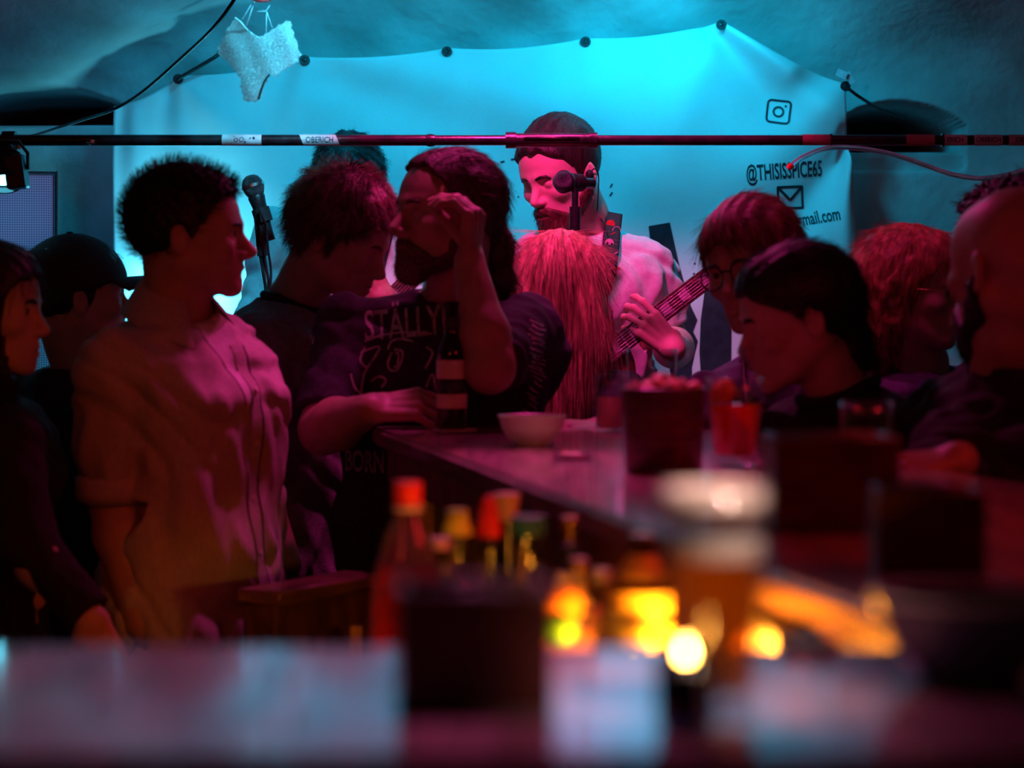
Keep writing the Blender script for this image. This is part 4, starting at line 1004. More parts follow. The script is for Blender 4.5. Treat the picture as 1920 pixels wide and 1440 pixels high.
# ============================ THINGS ON THE BAR ============================
def on_top(px, basepy, z=TOP_Z):
    d = (CAM_Z-z)*FPX/(basepy-HORIZON); return np.array(((px-960)/FPX*d, d, z)), FPX/d
def tumbler(name, px, base, wpx, hpx, label, cat='glass', liquid=None, fill=.5, group=None, taper=.86, wall=.0022, foot=.006, z=TOP_Z, foam=False, d=None, ret=False):
    c, s = on_top(px, base, z)
    if d: c = np.array(((px-960)/FPX*d, d, z)); s = FPX/d
    R, H = wpx/2/s, hpx/s
    rt = empty(name, tuple(c), label, cat, group)
    rb = R*taper
    out = [(0, .0005), (rb-.003, .0005), (rb, .004)]+[(rb+(R-rb)*t, .004+(H-.004)*t) for t in (.2, .4, .6, .8, 1)]
    inn = [(R-wall, H)]+[(rb+(R-rb)*t-wall, foot+(H-foot)*t) for t in (.8, .6, .4, .2, .03)]+[(rb-wall-.003, foot), (0, foot)]
    g = MB(); g.lathe(out+inn, c, M['glass_clear'], 48); g.build('glass_body', None, rt, smooth='all')
    if liquid:
        hf = foot+(H-foot)*fill; rf = rb+(R-rb)*(hf/H)-wall-.0004
        g = MB(); g.lathe([(0, foot+.0005), (rb-wall-.003, foot+.0006), (rb-wall-.0004, foot+.004), (rf, hf), (0, hf)], c, M[liquid], 48); lq = g.build('liquid', None, rt)
        if foam: g = MB(); g.lathe([(0, hf+.0005), (rf, hf+.0005), (rf+.0003, hf+.009), (rf*.6, hf+.011), (0, hf+.0105)], c, M['foam'], 40); g.build('foam', None, rt)
    return rt, c, R, H, rb
def bottle(name, c, prof, mat, label, cat='bottle', parts=(), liquid=None, group=None, tilt=None, group_=None):
    rt = empty(name, tuple(c), label, cat, group); th = .0016
    def dense(pr): return pr
    inn = [(max(r-th, .0008), z) for r, z in prof if z > .004][::-1]
    g = MB(); g.lathe([(0, .001)]+prof+inn+[(0, .006)], c, M[mat], 40); g.build('glass_body' if 'pet' not in mat else 'plastic_body', None, rt, smooth=55)
    if liquid:
        m_, z1 = liquid; pr = [(max(r-th-.0003, .001), z) for r, z in prof if .004 < z < z1]; rz = np.interp(z1, [z for r, z in prof], [r for r, z in prof])-th-.0003
        g = MB(); g.lathe([(0, .0068)]+[(r, max(z, .007)) for r, z in pr]+[(rz, z1), (0, z1)], c, M[m_], 36); g.build('liquid', None, rt)
    for pn, pr, m_ in parts:
        g = MB(); g.lathe(pr, c, M[m_], 32); g.build(pn, None, rt)
    return rt
def bprof(R, H, rn, zs, zn, base=.004):
    """bottle outline: body radius, height, neck radius, shoulder start, neck start"""
    pr = [(R*.9, .0005), (R, base), (R, zs)]
    for t in (.15, .3, .45, .6, .75, .9, 1): 
        u = t*t*(3-2*t); pr.append((R+(rn-R)*u, zs+(zn-zs)*t))
    return pr+[(rn, H-.008), (rn*1.15, H-.007), (rn*1.15, H)]
def cap(r, z0, z1, k=1.0): return [(r, z0), (r, z1-.002), (r*k-.001, z1), (0, z1)]
def lab(R, z0, z1): return [(R+.0003, z0), (R+.0008, z0), (R+.0008, z1), (R+.0003, z1)]
c, s = on_top(847, 806)
bottle('beer_bottle', c, bprof(.0275, .235, .0125, .135, .185), 'glass_brown', 'dark beer bottle standing at the far end of the counter', parts=[('label', lab(.0275, .040, .066), 'label_cream'), ('label', lab(.0275, .072, .088), 'label_dark'), ('label', lab(.0275, .094, .128), 'label_cream'), ('neck_label', lab(.0130, .186, .205), 'label_dark')], liquid=('amber_liquid', .12))
g = MB(); g.lathe([(0, .0), (.040, 0), (.0405, .001), (.040, .0018), (0, .0018)], c+np.array((.006, 0, .0001)), M['sticker'], 32); g.build('coaster', label='round pale coaster under the beer bottle', cat='coaster')
# bowl
c, s = on_top(998, 836)
bw = empty('bowl', tuple(c), 'pale green bowl with dark leftovers on the counter', 'bowl')
g = MB(); g.lathe([(0, .001), (.026, 0), (.028, .004), (.040, .014), (.050, .030), (.0545, .048), (.0565, .050), (.0555, .0475), (.0525, .046), (.047, .029), (.037, .016), (.024, .007), (0, .006)], c, M['bowl_green'], 56); g.build('bowl_body', None, bw, smooth='all')
g = MB(); rng = np.random.default_rng(3)
for k in range(22): a = rng.random()*6.28; r = .026*math.sqrt(rng.random()); q = c+np.array((r*math.cos(a), r*math.sin(a), .012+.004*rng.random())); g.sdf(lambda P, q=q: ell(P, q, (.006, .005, .004))+wob(P, 500)*.001, q-.01, q+.01, .0016, M['dregs'])
tag(g.build('leftovers', None, bw, smooth='all'), kind='stuff')
g = MB(); g.lathe([(0, 0), (.050, 0), (.058, .003), (.060, .006), (.057, .0055), (.048, .003), (0, .003)], c+np.array((.004, -.004, -.0)), M['glass_clear'], 40); 
c2, s = on_top(1073, 861)
g = MB(); g.lathe([(0, .0), (.026, 0), (.030, .002), (.0305, .010), (.0295, .010), (.028, .003), (0, .0022)], c2, M['steel'], 40); g.lathe([(0, .0024), (.027, .0026), (.027, .007), (.018, .0085), (0, .0075)], c2, M['wax'], 32); tag(g.build('tealight_cup', cat='tealight', label='small unlit tealight in a shiny cup in the middle of the counter'))
tumbler('drinking_glass', 1143, 808, 56, 106, 'small straight glass of pink drink right of the bowl', liquid='pink_drink', fill=.58, taper=.95)
tumbler('drinking_glass', 1222, 800, 98, 146, 'wide empty glass behind the snack tub, in front of the guitar', taper=.80)
# snack tub
c, s = on_top(1244, 884); 
tb = empty('snack_tub', tuple(c), 'dark brown glossy tub standing on the counter', 'tub')
g = MB(); g.lathe([(0, .001), (.050, 0), (.0535, .003), (.0555, .06), (.0590, .112), (.0600, .116), (.0585, .117), (.0560, .113), (.052, .06), (.050, .008), (0, .006)], c, M['wood_box'], 56); g.build('tub_body', None, tb, smooth='all')
rng = np.random.default_rng(8)
k = 0
for ring_, n_, rr in ((0, 12, .043), (1, 8, .026), (2, 3, .009)):
    for j in range(n_):
        a = 6.283*j/n_+ring_*.4+rng.normal(0, .1); q = c+np.array((rr*math.cos(a), rr*math.sin(a), .112+.006*ring_+.006*rng.random())); Rr = rotm(rng.random()*360, rng.normal(0, 40))
        g = MB(); g.sdf(lambda P: ell(P, q, (.0085, .011, .0075), Rr)+wob(P, 260, j)*.0012, q-.016, q+.016, .002, M['snack']); g.build('snack', smooth='all', cat='snack', label=('rounded pinkish snack piece heaped in the dark brown tub' if ring_ == 0 else 'rounded pinkish snack piece on top of the heap in the dark brown tub'), group='snack pieces in the tub')
# red cocktail
rt, c, R, H, rb = tumbler('cocktail_glass', 1378, 874, 108, 166, 'tall glass of bright red cocktail with ice and black straw', liquid='red_drink', fill=.66, taper=.80, foot=.016)
for k, (dx, dy, dz) in enumerate(((-.012, -.006, .062), (.012, .006, .066), (0.0, .010, .050), (-.010, .006, .040), (.012, -.008, .036))):
    g = MB(); g.box(c+np.array((dx, dy, dz)), (.0095, .0095, .0095), M['ice'], R=rotm(20*k+10, 15*k), bev=.002); g.build('ice_cube', label='ice cube floating in the bright red cocktail', cat='ice cube', group='ice cubes in the red cocktail')
g = MB(); g.tube([c+np.array((.014, .006, .018)), c+np.array((.012, 0, .17))], .0035, M['cap_black_plastic'], 10); g.build('drinking_straw', label='black straw standing in the bright red cocktail', cat='straw', smooth='all')
g = MB(); p_ = c+np.array((-.018, -.004, .105)); g.sdf(lambda P: smax(ell(P, p_, (.022, .006, .022), rotm(30, 20)), -(P[:, 2]-p_[2]+.014), .002), p_-.03, p_+.03, .002, M['orange_peel']); g.build('orange_slice', label='orange slice on the rim of the red cocktail glass', cat='fruit slice', smooth='all')
# napkin by blonde woman's fingers is part of the people section
tumbler('drinking_glass', 1625, 900, 100, 148, 'empty low glass with violet rim behind the wooden boxes', taper=.92)
# wooden caddies
def caddy(px, base, wpx, hpx, yaw, label, dep=None):
    c, s = on_top(px, base); W, H = wpx/s, hpx/s; D_ = dep or W*.8; R = rotm(yaw); Rb_ = np.stack([-R[:, 0], -R[:, 1]*-1, R[:, 2]], 1); t = .007
    rt = empty('wooden_box', tuple(c), label, 'box', 'dark wooden boxes on the bar'); cc = c+np.array((0, D_/2, 0)); a = math.radians(yaw); Rz = np.array(((math.cos(a), -math.sin(a), 0), (math.sin(a), math.cos(a), 0), (0, 0, 1)))
    def bx(off, h, nm): g = MB(); g.box(cc+Rz@np.array(off), h, M['wood_box'], R=Rz, bev=.002); g.build(nm, None, rt)
    bx((0, 0, .004), (W/2, D_/2, .004), 'base'); bx((0, -D_/2+t/2, H/2), (W/2, t/2, H/2), 'front_board'); bx((0, D_/2-t/2, H/2), (W/2, t/2, H/2), 'back_board')
    for sgn in (-1, 1): bx((sgn*(W/2-t/2), 0, H/2), (t/2, D_/2-t, H/2), 'side_board')
    bx((0, 0, H*.48), (t/2, D_/2-t, H*.46), 'divider'); return cc, W, D_, H
caddy(885, 1335, 292, 228, 4, 'dark wooden box on the near counter in front of the bottles')
caddy(1568, 1000, 235, 180, 3, 'dark wooden box further back on the right, in front of the violet rimmed glass')
caddy(1752, 1078, 205, 160, -2, 'dark wooden box at right, in front of the bigger dark box')
# beer glass
rt, c, R, H, rb = tumbler('beer_glass', 1340, 1335, 206, 425, 'tall half full beer glass close to camera on the near counter', liquid='beer', fill=.66, taper=.80, foot=.012, wall=.003, foam=True)
g = MB(); g.lathe([(R-.0032, H-.016), (R-.0040, H-.017), (R-.0052, H-.010), (R-.0045, H-.001), (R-.0032, H-.001), (R-.0032, H-.016)], c, M['foam'], 48); g.build('foam_rim', None, rt, smooth='all', label='pale ring of foam inside the rim')
# candle
c, s = on_top(1288, 1322); c = c+np.array((-.0, 0, 0)); 
cn = empty('tealight_candle', tuple(c+np.array((-.006, -.075, 0))), 'small burning candle glowing in front of the beer glass', 'candle'); c = c+np.array((-.006, -.075, 0))
g = MB(); g.lathe([(0, .0005), (.015, .0005), (.017, .003), (.018, .042), (.0165, .042), (.0155, .006), (0, .005)], c, M['glass_dark'], 36); g.build('holder', None, cn, smooth='all')
g = MB(); g.lathe([(0, .006), (.0145, .006), (.0152, .034), (.006, .0325), (0, .0325)], c, M['wax'], 30); wx = g.build('wax', None, cn)
g = MB(); g.lathe([(0, .0345), (.0016, .036), (.0026, .0385), (.0022, .042), (.0009, .046), (0, .049)], c, M['flame'], 16); g.build('flame', None, cn, smooth='all')
# gold lid and a clear glass shaped for the gleam of the beer glass foot
c, s = on_top(1520, 1222); g = MB(); g.lathe([(0, 0), (.022, 0), (.0225, .006), (.021, .0075), (0, .0078)], c, M['brass'], 40); g.build('jar_lid', label='brass coloured lid lying on the counter right of the beer glass', cat='lid')
tumbler('foot_gleam_glass', 1362, 1395, 96, 140, 'small clear glass standing in for the gleam of the beer glass foot', taper=.78, foot=.012)
# blue dish
c, s = on_top(1822, 1275); ds = empty('dish', tuple(c), 'deep blue black dish at the right end of the near counter', 'dish')
g = MB(); g.lathe([(0, 0), (.030, 0), (.034, .003), (.050, .022), (.060, .046), (.0625, .052), (.0605, .053), (.056, .046), (.046, .024), (.030, .007), (0, .006)], c, M['bowl_blue'], 56); g.build('dish_body', None, ds, smooth='all')
g = MB(); g.lathe([(.0607, .0525), (.0632, .0518), (.0634, .0540), (.0610, .0548), (.0607, .0525)], c, M['bowl_green'], 56); g.build('rim', None, ds, smooth='all', label='greenish rim')

# ============================ BOTTLES ON THE WORK SHELF ============================
def shelf_at(px, d): return np.array(((px-960)/FPX*d, d, SH))
def hh(py, d): return CAM_Z-(py-HORIZON)*d/FPX-SH
d = 2.60; c = shelf_at(765, d); Hb = hh(903, d)
bottle('soda_bottle', c, [(.034, .0005), (.039, .006), (.0405, .02), (.0405, .085), (.0385, .10), (.0405, .115), (.0405, Hb-.135), (.038, Hb-.105), (.031, Hb-.080), (.022, Hb-.055), (.015, Hb-.040), (.0125, Hb-.034), (.0125, Hb-.004)], 'pet_clear', 'big plastic bottle with red cap and red liquid, leftmost on the shelf', parts=[('cap', cap(.0150, Hb-.024, Hb), 'cap_red'), ('collar', [(.0130, Hb-.031), (.0165, Hb-.031), (.0165, Hb-.027), (.0130, Hb-.027)], 'cap_lilac')], liquid=('red_drink', hh(1062, d)))
d = 2.72; c = shelf_at(858, d); Hb = hh(957, d)
bottle('sauce_bottle', c, bprof(.030, Hb, .012, .17, Hb-.055), 'glass_clear', 'clear glass bottle with a bright yellow cap', parts=[('cap', [(.0155, Hb-.028), (.0165, Hb-.026), (.0125, Hb-.012), (.0115, Hb+.001), (0, Hb+.001)], 'cap_yellow')], liquid=('amber_liquid', .12))
d = 2.66; c = shelf_at(842, 2.64); Hb = hh(1014, 2.64)
bottle('small_bottle', shelf_at(826, 2.86), bprof(.022, hh(1012, 2.86), .010, .13, hh(1012, 2.86)-.04), 'glass_dark', 'small dark bottle with a lilac cap beside the yellow capped bottle', parts=[('cap', cap(.0145, hh(1030, 2.86), hh(1008, 2.86)), 'cap_lilac')])
d = 2.74; c = shelf_at(917, d); Hb = hh(990, d)
bottle('pourer_bottle', c, bprof(.0245, Hb, .0105, .16, Hb-.05), 'glass_clear', 'slim clear bottle with a red conical pouring cap', parts=[('cap', [(.0135, Hb-.010), (.0135, Hb), (.010, Hb+.022), (.0055, Hb+.036), (0, Hb+.037)], 'cap_red'), ('collar', cap(.0125, Hb-.022, Hb-.011), 'cap_black_plastic'), ('label', lab(.0245, .09, .14), 'label_red')], liquid=('amber_liquid', .11))
d = 2.90; c = shelf_at(950, d); Hb = hh(975, d)
bottle('spirits_bottle', c, bprof(.030, Hb, .0125, .15, Hb-.06), 'glass_dark', 'dark spirits bottle topped with a cream pouring spout', parts=[('spout', [(.0105, Hb), (.013, Hb+.012), (.0165, Hb+.030), (.0160, Hb+.032), (0, Hb+.032)], 'cap_cream'), ('collar', cap(.0135, Hb-.012, Hb), 'cap_black_plastic')])
d = 2.62; c = shelf_at(990, d); Hb = hh(968, d)
bottle('juice_bottle', c, bprof(.034, Hb-.004, .0165, .14, Hb-.052), 'glass_clear', 'broad clear bottle with a dark teal cap', parts=[('cap', cap(.0195, Hb-.020, Hb), 'cap_teal'), ('label', lab(.034, .03, .10), 'label_cream')], liquid=('amber_liquid', .13))
d = 2.78; c = shelf_at(1068, d); Hb = hh(972, d)
bottle('liqueur_bottle', c, bprof(.0270, Hb, .0095, .15, Hb-.075), 'glass_clear', 'tall liqueur bottle with black neck band and pale shoulder label', parts=[('neck_band', cap(.0110, Hb-.052, Hb-.030), 'cap_black_plastic'), ('cap', cap(.0105, Hb-.012, Hb+.002), 'brass'), ('shoulder_label', [(.0252, Hb-.098), (.0262, Hb-.098), (.0150, Hb-.062), (.0140, Hb-.062)], 'label_cream'), ('label', lab(.0270, .05, .12), 'label_red')], liquid=('amber_liquid', .13))
d = 2.50; c = shelf_at(1085, d); Hb = hh(1062, d)
bottle('oil_bottle', c, bprof(.0235, Hb, .0085, .10, Hb-.045), 'glass_clear', 'short clear bottle shining in front of the tall liqueur bottle', parts=[('cap', cap(.010, Hb-.004, Hb+.008), 'brass')], liquid=('amber_liquid', .10))
d = 2.44; c = shelf_at(1128, d); Hb = hh(1082, d)
bottle('oil_bottle', c, bprof(.0225, Hb, .0085, .09, Hb-.040), 'glass_clear', 'short clear bottle in front of the wooden counter post', parts=[('cap', cap(.010, Hb-.004, Hb+.008), 'cap_white')], liquid=('amber_liquid', .08))
d = 2.40; c = shelf_at(1204, d); Hb = hh(1012, d)
bottle('label_bottle', c, bprof(.0300, Hb, .0110, hh(1095, d)+.0, Hb-.010), 'glass_brown', 'brown cone shouldered bottle with yellow labels, rightmost on the shelf', parts=[('label', lab(.0300, hh(1148, d)+.0, hh(1105, d)), 'label_yellow'), ('label', lab(.0300, hh(1205, d), hh(1166, d)), 'label_yellow'), ('neck_foil', [(.0275, hh(1084, d)), (.0290, hh(1084, d)), (.0125, Hb-.014), (.0115, Hb-.014)], 'label_yellow'), ('cap', cap(.0125, Hb-.006, Hb+.006), 'brass')])
for (px, py, dd, r_, m_, nm, lb_, ct) in ((1056, 1135, 2.34, .020, 'orange_peel', 'orange', 'whole orange low among the bottles above the near counter', 'orange'), (1050, 1178, 2.22, .016, 'lime_peel', 'lime', 'green lime beside the whole orange', 'lime')):
    q = at(px, py, dd); g = MB(); g.sdf(lambda P: ell(P, q, (r_, r_, r_*.93))+wob(P, 300)*.0004, q-r_*1.4, q+r_*1.4, .003, M[m_]); o_ = g.build(nm, smooth='all', label=lb_, cat=ct); 
# crate the fruit stands in
q = at(1053, 1160, 2.30); g = MB(); zb = at(1056, 1135, 2.34)[2]-.019
g.box((q[0], 2.34, (SH+zb)/2), (.030, .028, (zb-SH)/2), M['wood_brown'], bev=.003); g.build('carton', label='brown carton on the shelf under the orange', cat='carton')
zb = at(1050, 1178, 2.22)[2]-.015; g = MB(); g.box((at(1050, 0, 2.22)[0], 2.245, (SH+zb)/2), (.022, .052, (zb-SH)/2), M['cap_white'], bev=.003) 
for k, (px, dd, H_) in enumerate(((1105, 2.36, 1150), (1150, 2.32, 1140), (1190, 2.34, 1158))):
    c = shelf_at(px, dd); g = MB(); H2 = hh(H_, dd); g.lathe([(0, .001), (.020, .0005), (.022, .003), (.024, H2), (.0225, H2), (.0205, .01), (0, .009)], c, M['glass_clear'], 36); g.build('clean_glass', smooth='all', cat='glass', label=['clean upturned glass in front of the post, leftmost of the row of clean glasses', 'clean glass in the middle of the row in front of the post', 'clean glass at the right of the row, before the yellow labelled bottle'][k], group='clean glasses on the shelf')
# ============================ THE PEOPLE ============================
def bvh_of(o):
    off = np.array(o.location)+np.array(o.parent.location); n = len(o.data.vertices); co = np.empty(n*3); o.data.vertices.foreach_get('co', co); co = co.reshape(-1, 3)+off
    return BVHTree.FromPolygons([tuple(c) for c in co], [tuple(p.vertices) for p in o.data.polygons])
def decal(parent, name, tree, vs, fs, c, X, Z, into, mat, off=.0015, label=None, thick=None):
    """lay flat lettering or a patch on a garment"""
    X = unit(X); Z = unit(Z); into = unit(into); pts = []; ok = []
    for v in vs:
        o = np.asarray(c)+X*v[0]+Z*v[1]-into*.35; h = tree.ray_cast(Vector(o), Vector(into), .8)
        if h[0] is None: pts.append((0, 0, 0)); ok.append(False)
        else: p = np.array(h[0])-into*off; pts.append(tuple(p)); ok.append(True)
    fs = [f for f in fs if all(ok[i] for i in f) and max(np.linalg.norm(np.subtract(pts[f[0]], pts[i])) for i in f) < .06]
    used = sorted({i for f in fs for i in f})
    if not used: return None
    mp = {u: k for k, u in enumerate(used)}
    g = MB(); g.add([pts[u] for u in used], [[mp[i] for i in f] for f in fs], M[mat]); return g.build(name, None, parent, fix=False, smooth='all', label=label)
def collar_ring(root, neck, R, r, t, mat, name='collar', tiltf=.02, ry=.95, h=0):
    g = MB(); g.tube([np.asarray(neck)+R[:, 0]*r*math.sin(a)+R[:, 1]*r*ry*math.cos(a)+np.array((0, 0, h-tiltf*math.cos(a)+.012*(1-abs(math.cos(a))) )) for a in np.linspace(0, 2*math.pi, 33)[:-1]], t, M[mat], 10, close=True)
    return g.build(name, None, root, smooth='all')

# --- pale shirt man, profile to the right ---
p = person('man in loose pale long shirt seen in profile at left', dict(c=at(357, 440, 4.5), face=91, pitch=-1, s=1.0), at(334, 585, 4.52), at(366, 1120, 4.52), face=52, w=.182,
    arms=[dict(S=at(212, 690, 4.40), E=at(214, 930, 4.42), W=at(262, 1170, 4.38), hand=hand_prims(at(262, 1170, 4.38), (.1, .1, -1), (-.7, -.7, 0), RELAX, side=1), sleeve=1.0, r=1.15),
          dict(S=at(430, 690, 4.68), E=at(445, 920, 4.80), W=at(480, 1090, 4.70), sleeve=1.0)],
    clothes=dict(mat=M['linen'], amp=.0085, infl=.030, low=-.20, flare=.012, fat=1.16, hole=.068, h=.0055, label='loose pale button shirt'), hp=dict(mouth=1.3, jaw=1.1, nose=1.12), seed=2.3,
    hair=dict(mat=M['hair_black'], flow=flow_spiky, n=6500, L=.027, thick=.010, front=.080, nape=-.088, side=-.01, amp=.0022, curl=.35, topadd=.006), neckr=.055, trouser=M['cloth_black'])
rt, RB = p['root'], p['Rb']; tr = bvh_of(p['top']); F, X = RB[:, 1], RB[:, 0]; nk = at(334, 585, 4.52); hp_ = at(366, 1120, 4.52); up = unit(nk-hp_)
# open neck showing the undershirt, placket, buttons, collar
fw = -F
vs, fs = cut_faces([(-.035, 0, 0), (.035, 0, 0), (.012, -.12, 0), (-.004, -.19, 0), (-.012, -.12, 0)], [(0, 1, 2, 3, 4)], .012)
decal(rt, 'undershirt', tr, vs, fs, nk+up*.0, -X, up, fw, 'undershirt', .0022)
vs, fs = cut_faces([(-.013, 0, 0), (.013, 0, 0), (.013, -.66, 0), (-.013, -.66, 0)], [(0, 1, 2, 3)], .016)
decal(rt, 'button_placket', tr, vs, fs, nk-up*.06+X*-.022, -X, up, fw, 'linen', .0040)
vs, fs = cut_faces([(-.0016, 0, 0), (.0016, 0, 0), (.0016, -.66, 0), (-.0016, -.66, 0)], [(0, 1, 2, 3)], .016)
decal(rt, 'placket_edge', tr, vs, fs, nk-up*.06+X*-.022-X*.014, -X, up, fw, 'cloth_black', .0046)
for k in range(5):
    vs, fs = disc2(0, 0, 0, .0055, 12); decal(rt, 'button', tr, [(a, b, 0) for a, b in vs], fs, nk-up*(.14+.10*k)-X*.022, -X, up, fw, 'label_cream', .0062)
vs, fs = cut_faces([(-.055, 0, 0), (.055, 0, 0), (.052, -.09, 0), (-.052, -.09, 0)], [(0, 1, 2, 3)], .012)
def shirt_collar(root, neck, R, mat, r=.066, hgt=.036, drop=.042, openang=.42, flare=.032, dark=None):
    g = MB()
    def f(u, v):
        a = openang+(2*math.pi-2*openang)*u; fr = math.cos(a)   # a=0 is the front
        pt = 1-abs(2*u-1)                                          # 0 at the tips, 1 at the back
        if v < .5: k = v/.5; rr = r-.004*k; z = -.012+(hgt+.012)*k
        else: k = (v-.5)/.5; rr = r-.002+flare*k*(1+.9*(1-pt)**3); z = hgt+.004*math.sin(k*3.14)-k*(drop+.030*(1-pt)**3)
        return tuple(np.asarray(neck)+R[:, 0]*rr*math.sin(a)*1.0+R[:, 1]*rr*math.cos(a)+np.array((0, 0, z-.026*fr)))
    g.grid(f, 48, 12, M[mat], thick=(0, 0, .0022)); return g.build('collar', None, root, smooth='all', fix=False)
shirt_collar(rt, nk+np.array((.0, 0, .010)), RB, 'linen', r=.066, openang=.55, hgt=.034, drop=.060, flare=.040)
# cuff roll
S_, E_ = at(212, 690, 4.40), at(214, 930, 4.42); ax_ = unit(E_-S_); Xc = unit(np.cross(ax_, (0, 1, 0))); Yc = np.cross(ax_, Xc)
g = MB(); g.lathe([(.062, -.040), (.069, -.036), (.071, -.01), (.068, .006), (.060, .004), (.060, -.03), (.062, -.040)], E_-ax_*.0, M['linen'], 36, R=np.stack([Xc, Yc, ax_], 1)); g.build('rolled_cuff', None, rt, smooth='all')

# --- man in the black long sleeve print shirt, hand raised ---
HW = at(880, 492, 4.50); hp1 = hand_prims(HW, (.10, .02, 1.0), (.92, -.35, .05), [(.95, .55, .35), (1.05, .55, .35), (1.0, .75, .4), (.9, .8, .5)], side=1, spread=(.10, .05, -.12, -.30), thumb=((-.25, .75), (-.5, .9)), sc=1.06)
LW = at(694, 768, 4.47); hp2 = hand_prims(LW, (1.0, -.10, .12), (-.1, -.62, .78), [(.55, .55, .3), (.65, .65, .4), (.75, .75, .4), (.8, .8, .4)], side=-1, sc=1.06)
p6 = person('bearded man in black printed long sleeve shirt holding one hand up', dict(c=at(838, 402, 4.72), face=-58, pitch=-3, roll=0, s=1.04), at(850, 550, 4.80), at(812, 1010, 4.86), face=-4, w=.205,
    arms=[dict(S=at(985, 612, 4.78), E=at(918, 690, 4.42), W=HW, hand=hp1, sleeve=.93, r=1.1), dict(S=at(652, 618, 4.80), E=at(606, 806, 4.66), W=LW, hand=hp2, sleeve=.88, r=1.12)],
    clothes=dict(mat=M['sweat'], amp=.007, infl=.024, low=-.16, fat=1.12, hole=.066, label='black long sleeve shirt with faded print'), hp=dict(mouth=.8, nose=1.1, closed=True), seed=3.1,
    hair=dict(mat=M['hair_warm'], flow=flow_back, n=4500, L=.050, thick=.008, front=.090, nape=-.085, side=-.015, amp=.0022, style='back', curl=.03, r=.0005, jit=.04,
              extra=lambda P, q, d: smin(smin(d, ell(q, (.015, -.122, -.045), (.030, .034, .042))+.003*wob(q, 120), .02), chain(q, [(.015, -.125, -.07), (.01, -.135, -.12), (.02, -.12, -.18)], [.026, .022, .010], .02)+.002*wob(q, 150), .02), lo=at(838, 402, 4.72)-np.array((.2, .2, .26))), neckr=.054)
beard_part(p6, M['beard_dark'], .9, drop=.010)
rt, RB = p6['root'], p6['Rb']; tr = bvh_of(p6['top'])
def front_text(txt, size, px, py, d, xs=1, ang=0, bold=.0004, mat='print_grey', name='printed_lettering', into=(0, 1, 0)):
    vs, fs = text_mesh(txt, size, xs, bold); vs, fs = cut_faces(vs, fs, .012); a = math.radians(ang)
    decal(rt, name, tr, vs, fs, at(px, py, d), (math.cos(a), 0, math.sin(a)), (-math.sin(a), 0, math.cos(a)), into, mat)
front_text('STÄLLYEN', .082, 782, 606, 4.7, .56, 5, bold=.001)
front_text('BORN', .060, 680, 870, 4.7, .50, 0, bold=.001)
def strokes(list_, cpx, cpy, d, t, mat='print_grey', name='printed_drawing'):
    s = d/FPX; prt = []
    for st in list_:
        st = [tuple(q) for q in smooth_path([np.array(q, float) for q in st], 4)]
        for (x0, y0_), (x1, y1_) in zip(st[:-1], st[1:]): 
            if math.hypot(x1-x0, y1_-y0_) > .3: prt.append(bar2((x0-cpx)*s, (cpy-y0_)*s, (x1-cpx)*s, (cpy-y1_)*s, t))
    v, f = merge(*prt); decal(rt, name, tr, [(a, b, 0) for a, b in v], f, at(cpx, cpy, d), (1, 0, 0), (0, 0, 1), (0, 1, 0), mat)
strokes([[(682, 640), (720, 628), (770, 622), (810, 626)], [(676, 662), (690, 655), (712, 650), (704, 668), (684, 700), (680, 735)], [(728, 655), (734, 640), (752, 635), (776, 640)], [(735, 660), (728, 682), (735, 694), (748, 690), (756, 660), (740, 655)], [(800, 650), (812, 660), (806, 676), (798, 690)],
         [(695, 715), (712, 705), (725, 712), (716, 726)], [(800, 725), (812, 700), (818, 730)], [(684, 650), (676, 675), (690, 690)], [(660, 700), (668, 725), (685, 742)], [(742, 662), (748, 662), (746, 686), (740, 686)]], 745, 680, 4.7, .0042)
# slanted print down both sleeves
def sleeve_print(x0, y0_, x1, y1_, n, wd, d):
    ls_ = []
    for k in range(n):
        t = k/(n-1); x = x0+(x1-x0)*t+4*math.sin(k*1.7); y = y0_+(y1_-y0_)*t; ls_.append([(x-wd/2, y-4), (x, y+2+3*math.sin(k)), (x+wd/2, y+8)])
    strokes(ls_, (x0+x1)/2, (y0_+y1_)/2, d, .0030, name='sleeve_print')
sleeve_print(1005, 602, 1008, 700, 13, 26, 4.75); sleeve_print(1008, 706, 992, 770, 7, 16, 4.75)
strokes([[(583, 628), (577, 655), (570, 690), (560, 720)], [(588, 632), (580, 662), (574, 688)]], 575, 670, 4.75, .003, name='sleeve_print')
g = MB(); q = unit(HW-at(918, 690, 4.42)); c_ = HW-q*.085; Xc = unit(np.cross(q, (0, 1, 0))); Yc = np.cross(q, Xc)
g.tube([c_+(Xc*math.cos(a)+Yc*math.sin(a))*.0365+q*.006*math.sin(a*2) for a in np.linspace(0, 6.283, 30)[:-1]], .0018, M['hair_red'], 6, close=True); g.build('bracelet', None, rt, smooth='all', label='thin cord bracelet')
trb = bvh_of(p6['body']); 
def tat():
    s = 4.5/FPX; prt = []
    for k in range(11):
        t = k/10; x = 664+t*42; y = 748+8*math.sin(k*2.1)
        prt.append(bar2((x-690)*s, (760-y)*s, (x+8-690)*s, (760-y-12)*s, .0014)); prt.append(bar2((x-690)*s, (760-y-14)*s, (x+10-690)*s, (760-y-20)*s, .0012))
    v, f = merge(*prt); decal(rt, 'tattoo', trb, [(a, b, 0) for a, b in v], f, at(690, 760, 4.5), (1, 0, 0), (0, 0, 1), (0, .8, -.6), 'tattoo', .0006)
tat()
fg = hp1[3][1]; g = MB(); g.tube([fg+np.array((-.004, -.008, -.018)), fg+np.array((.006, -.010, .030))], .0032, M['label_cream'], 10); g.build('cigarette', label='thin rolled cigarette in the raised hand of the bearded man', cat='cigarette')
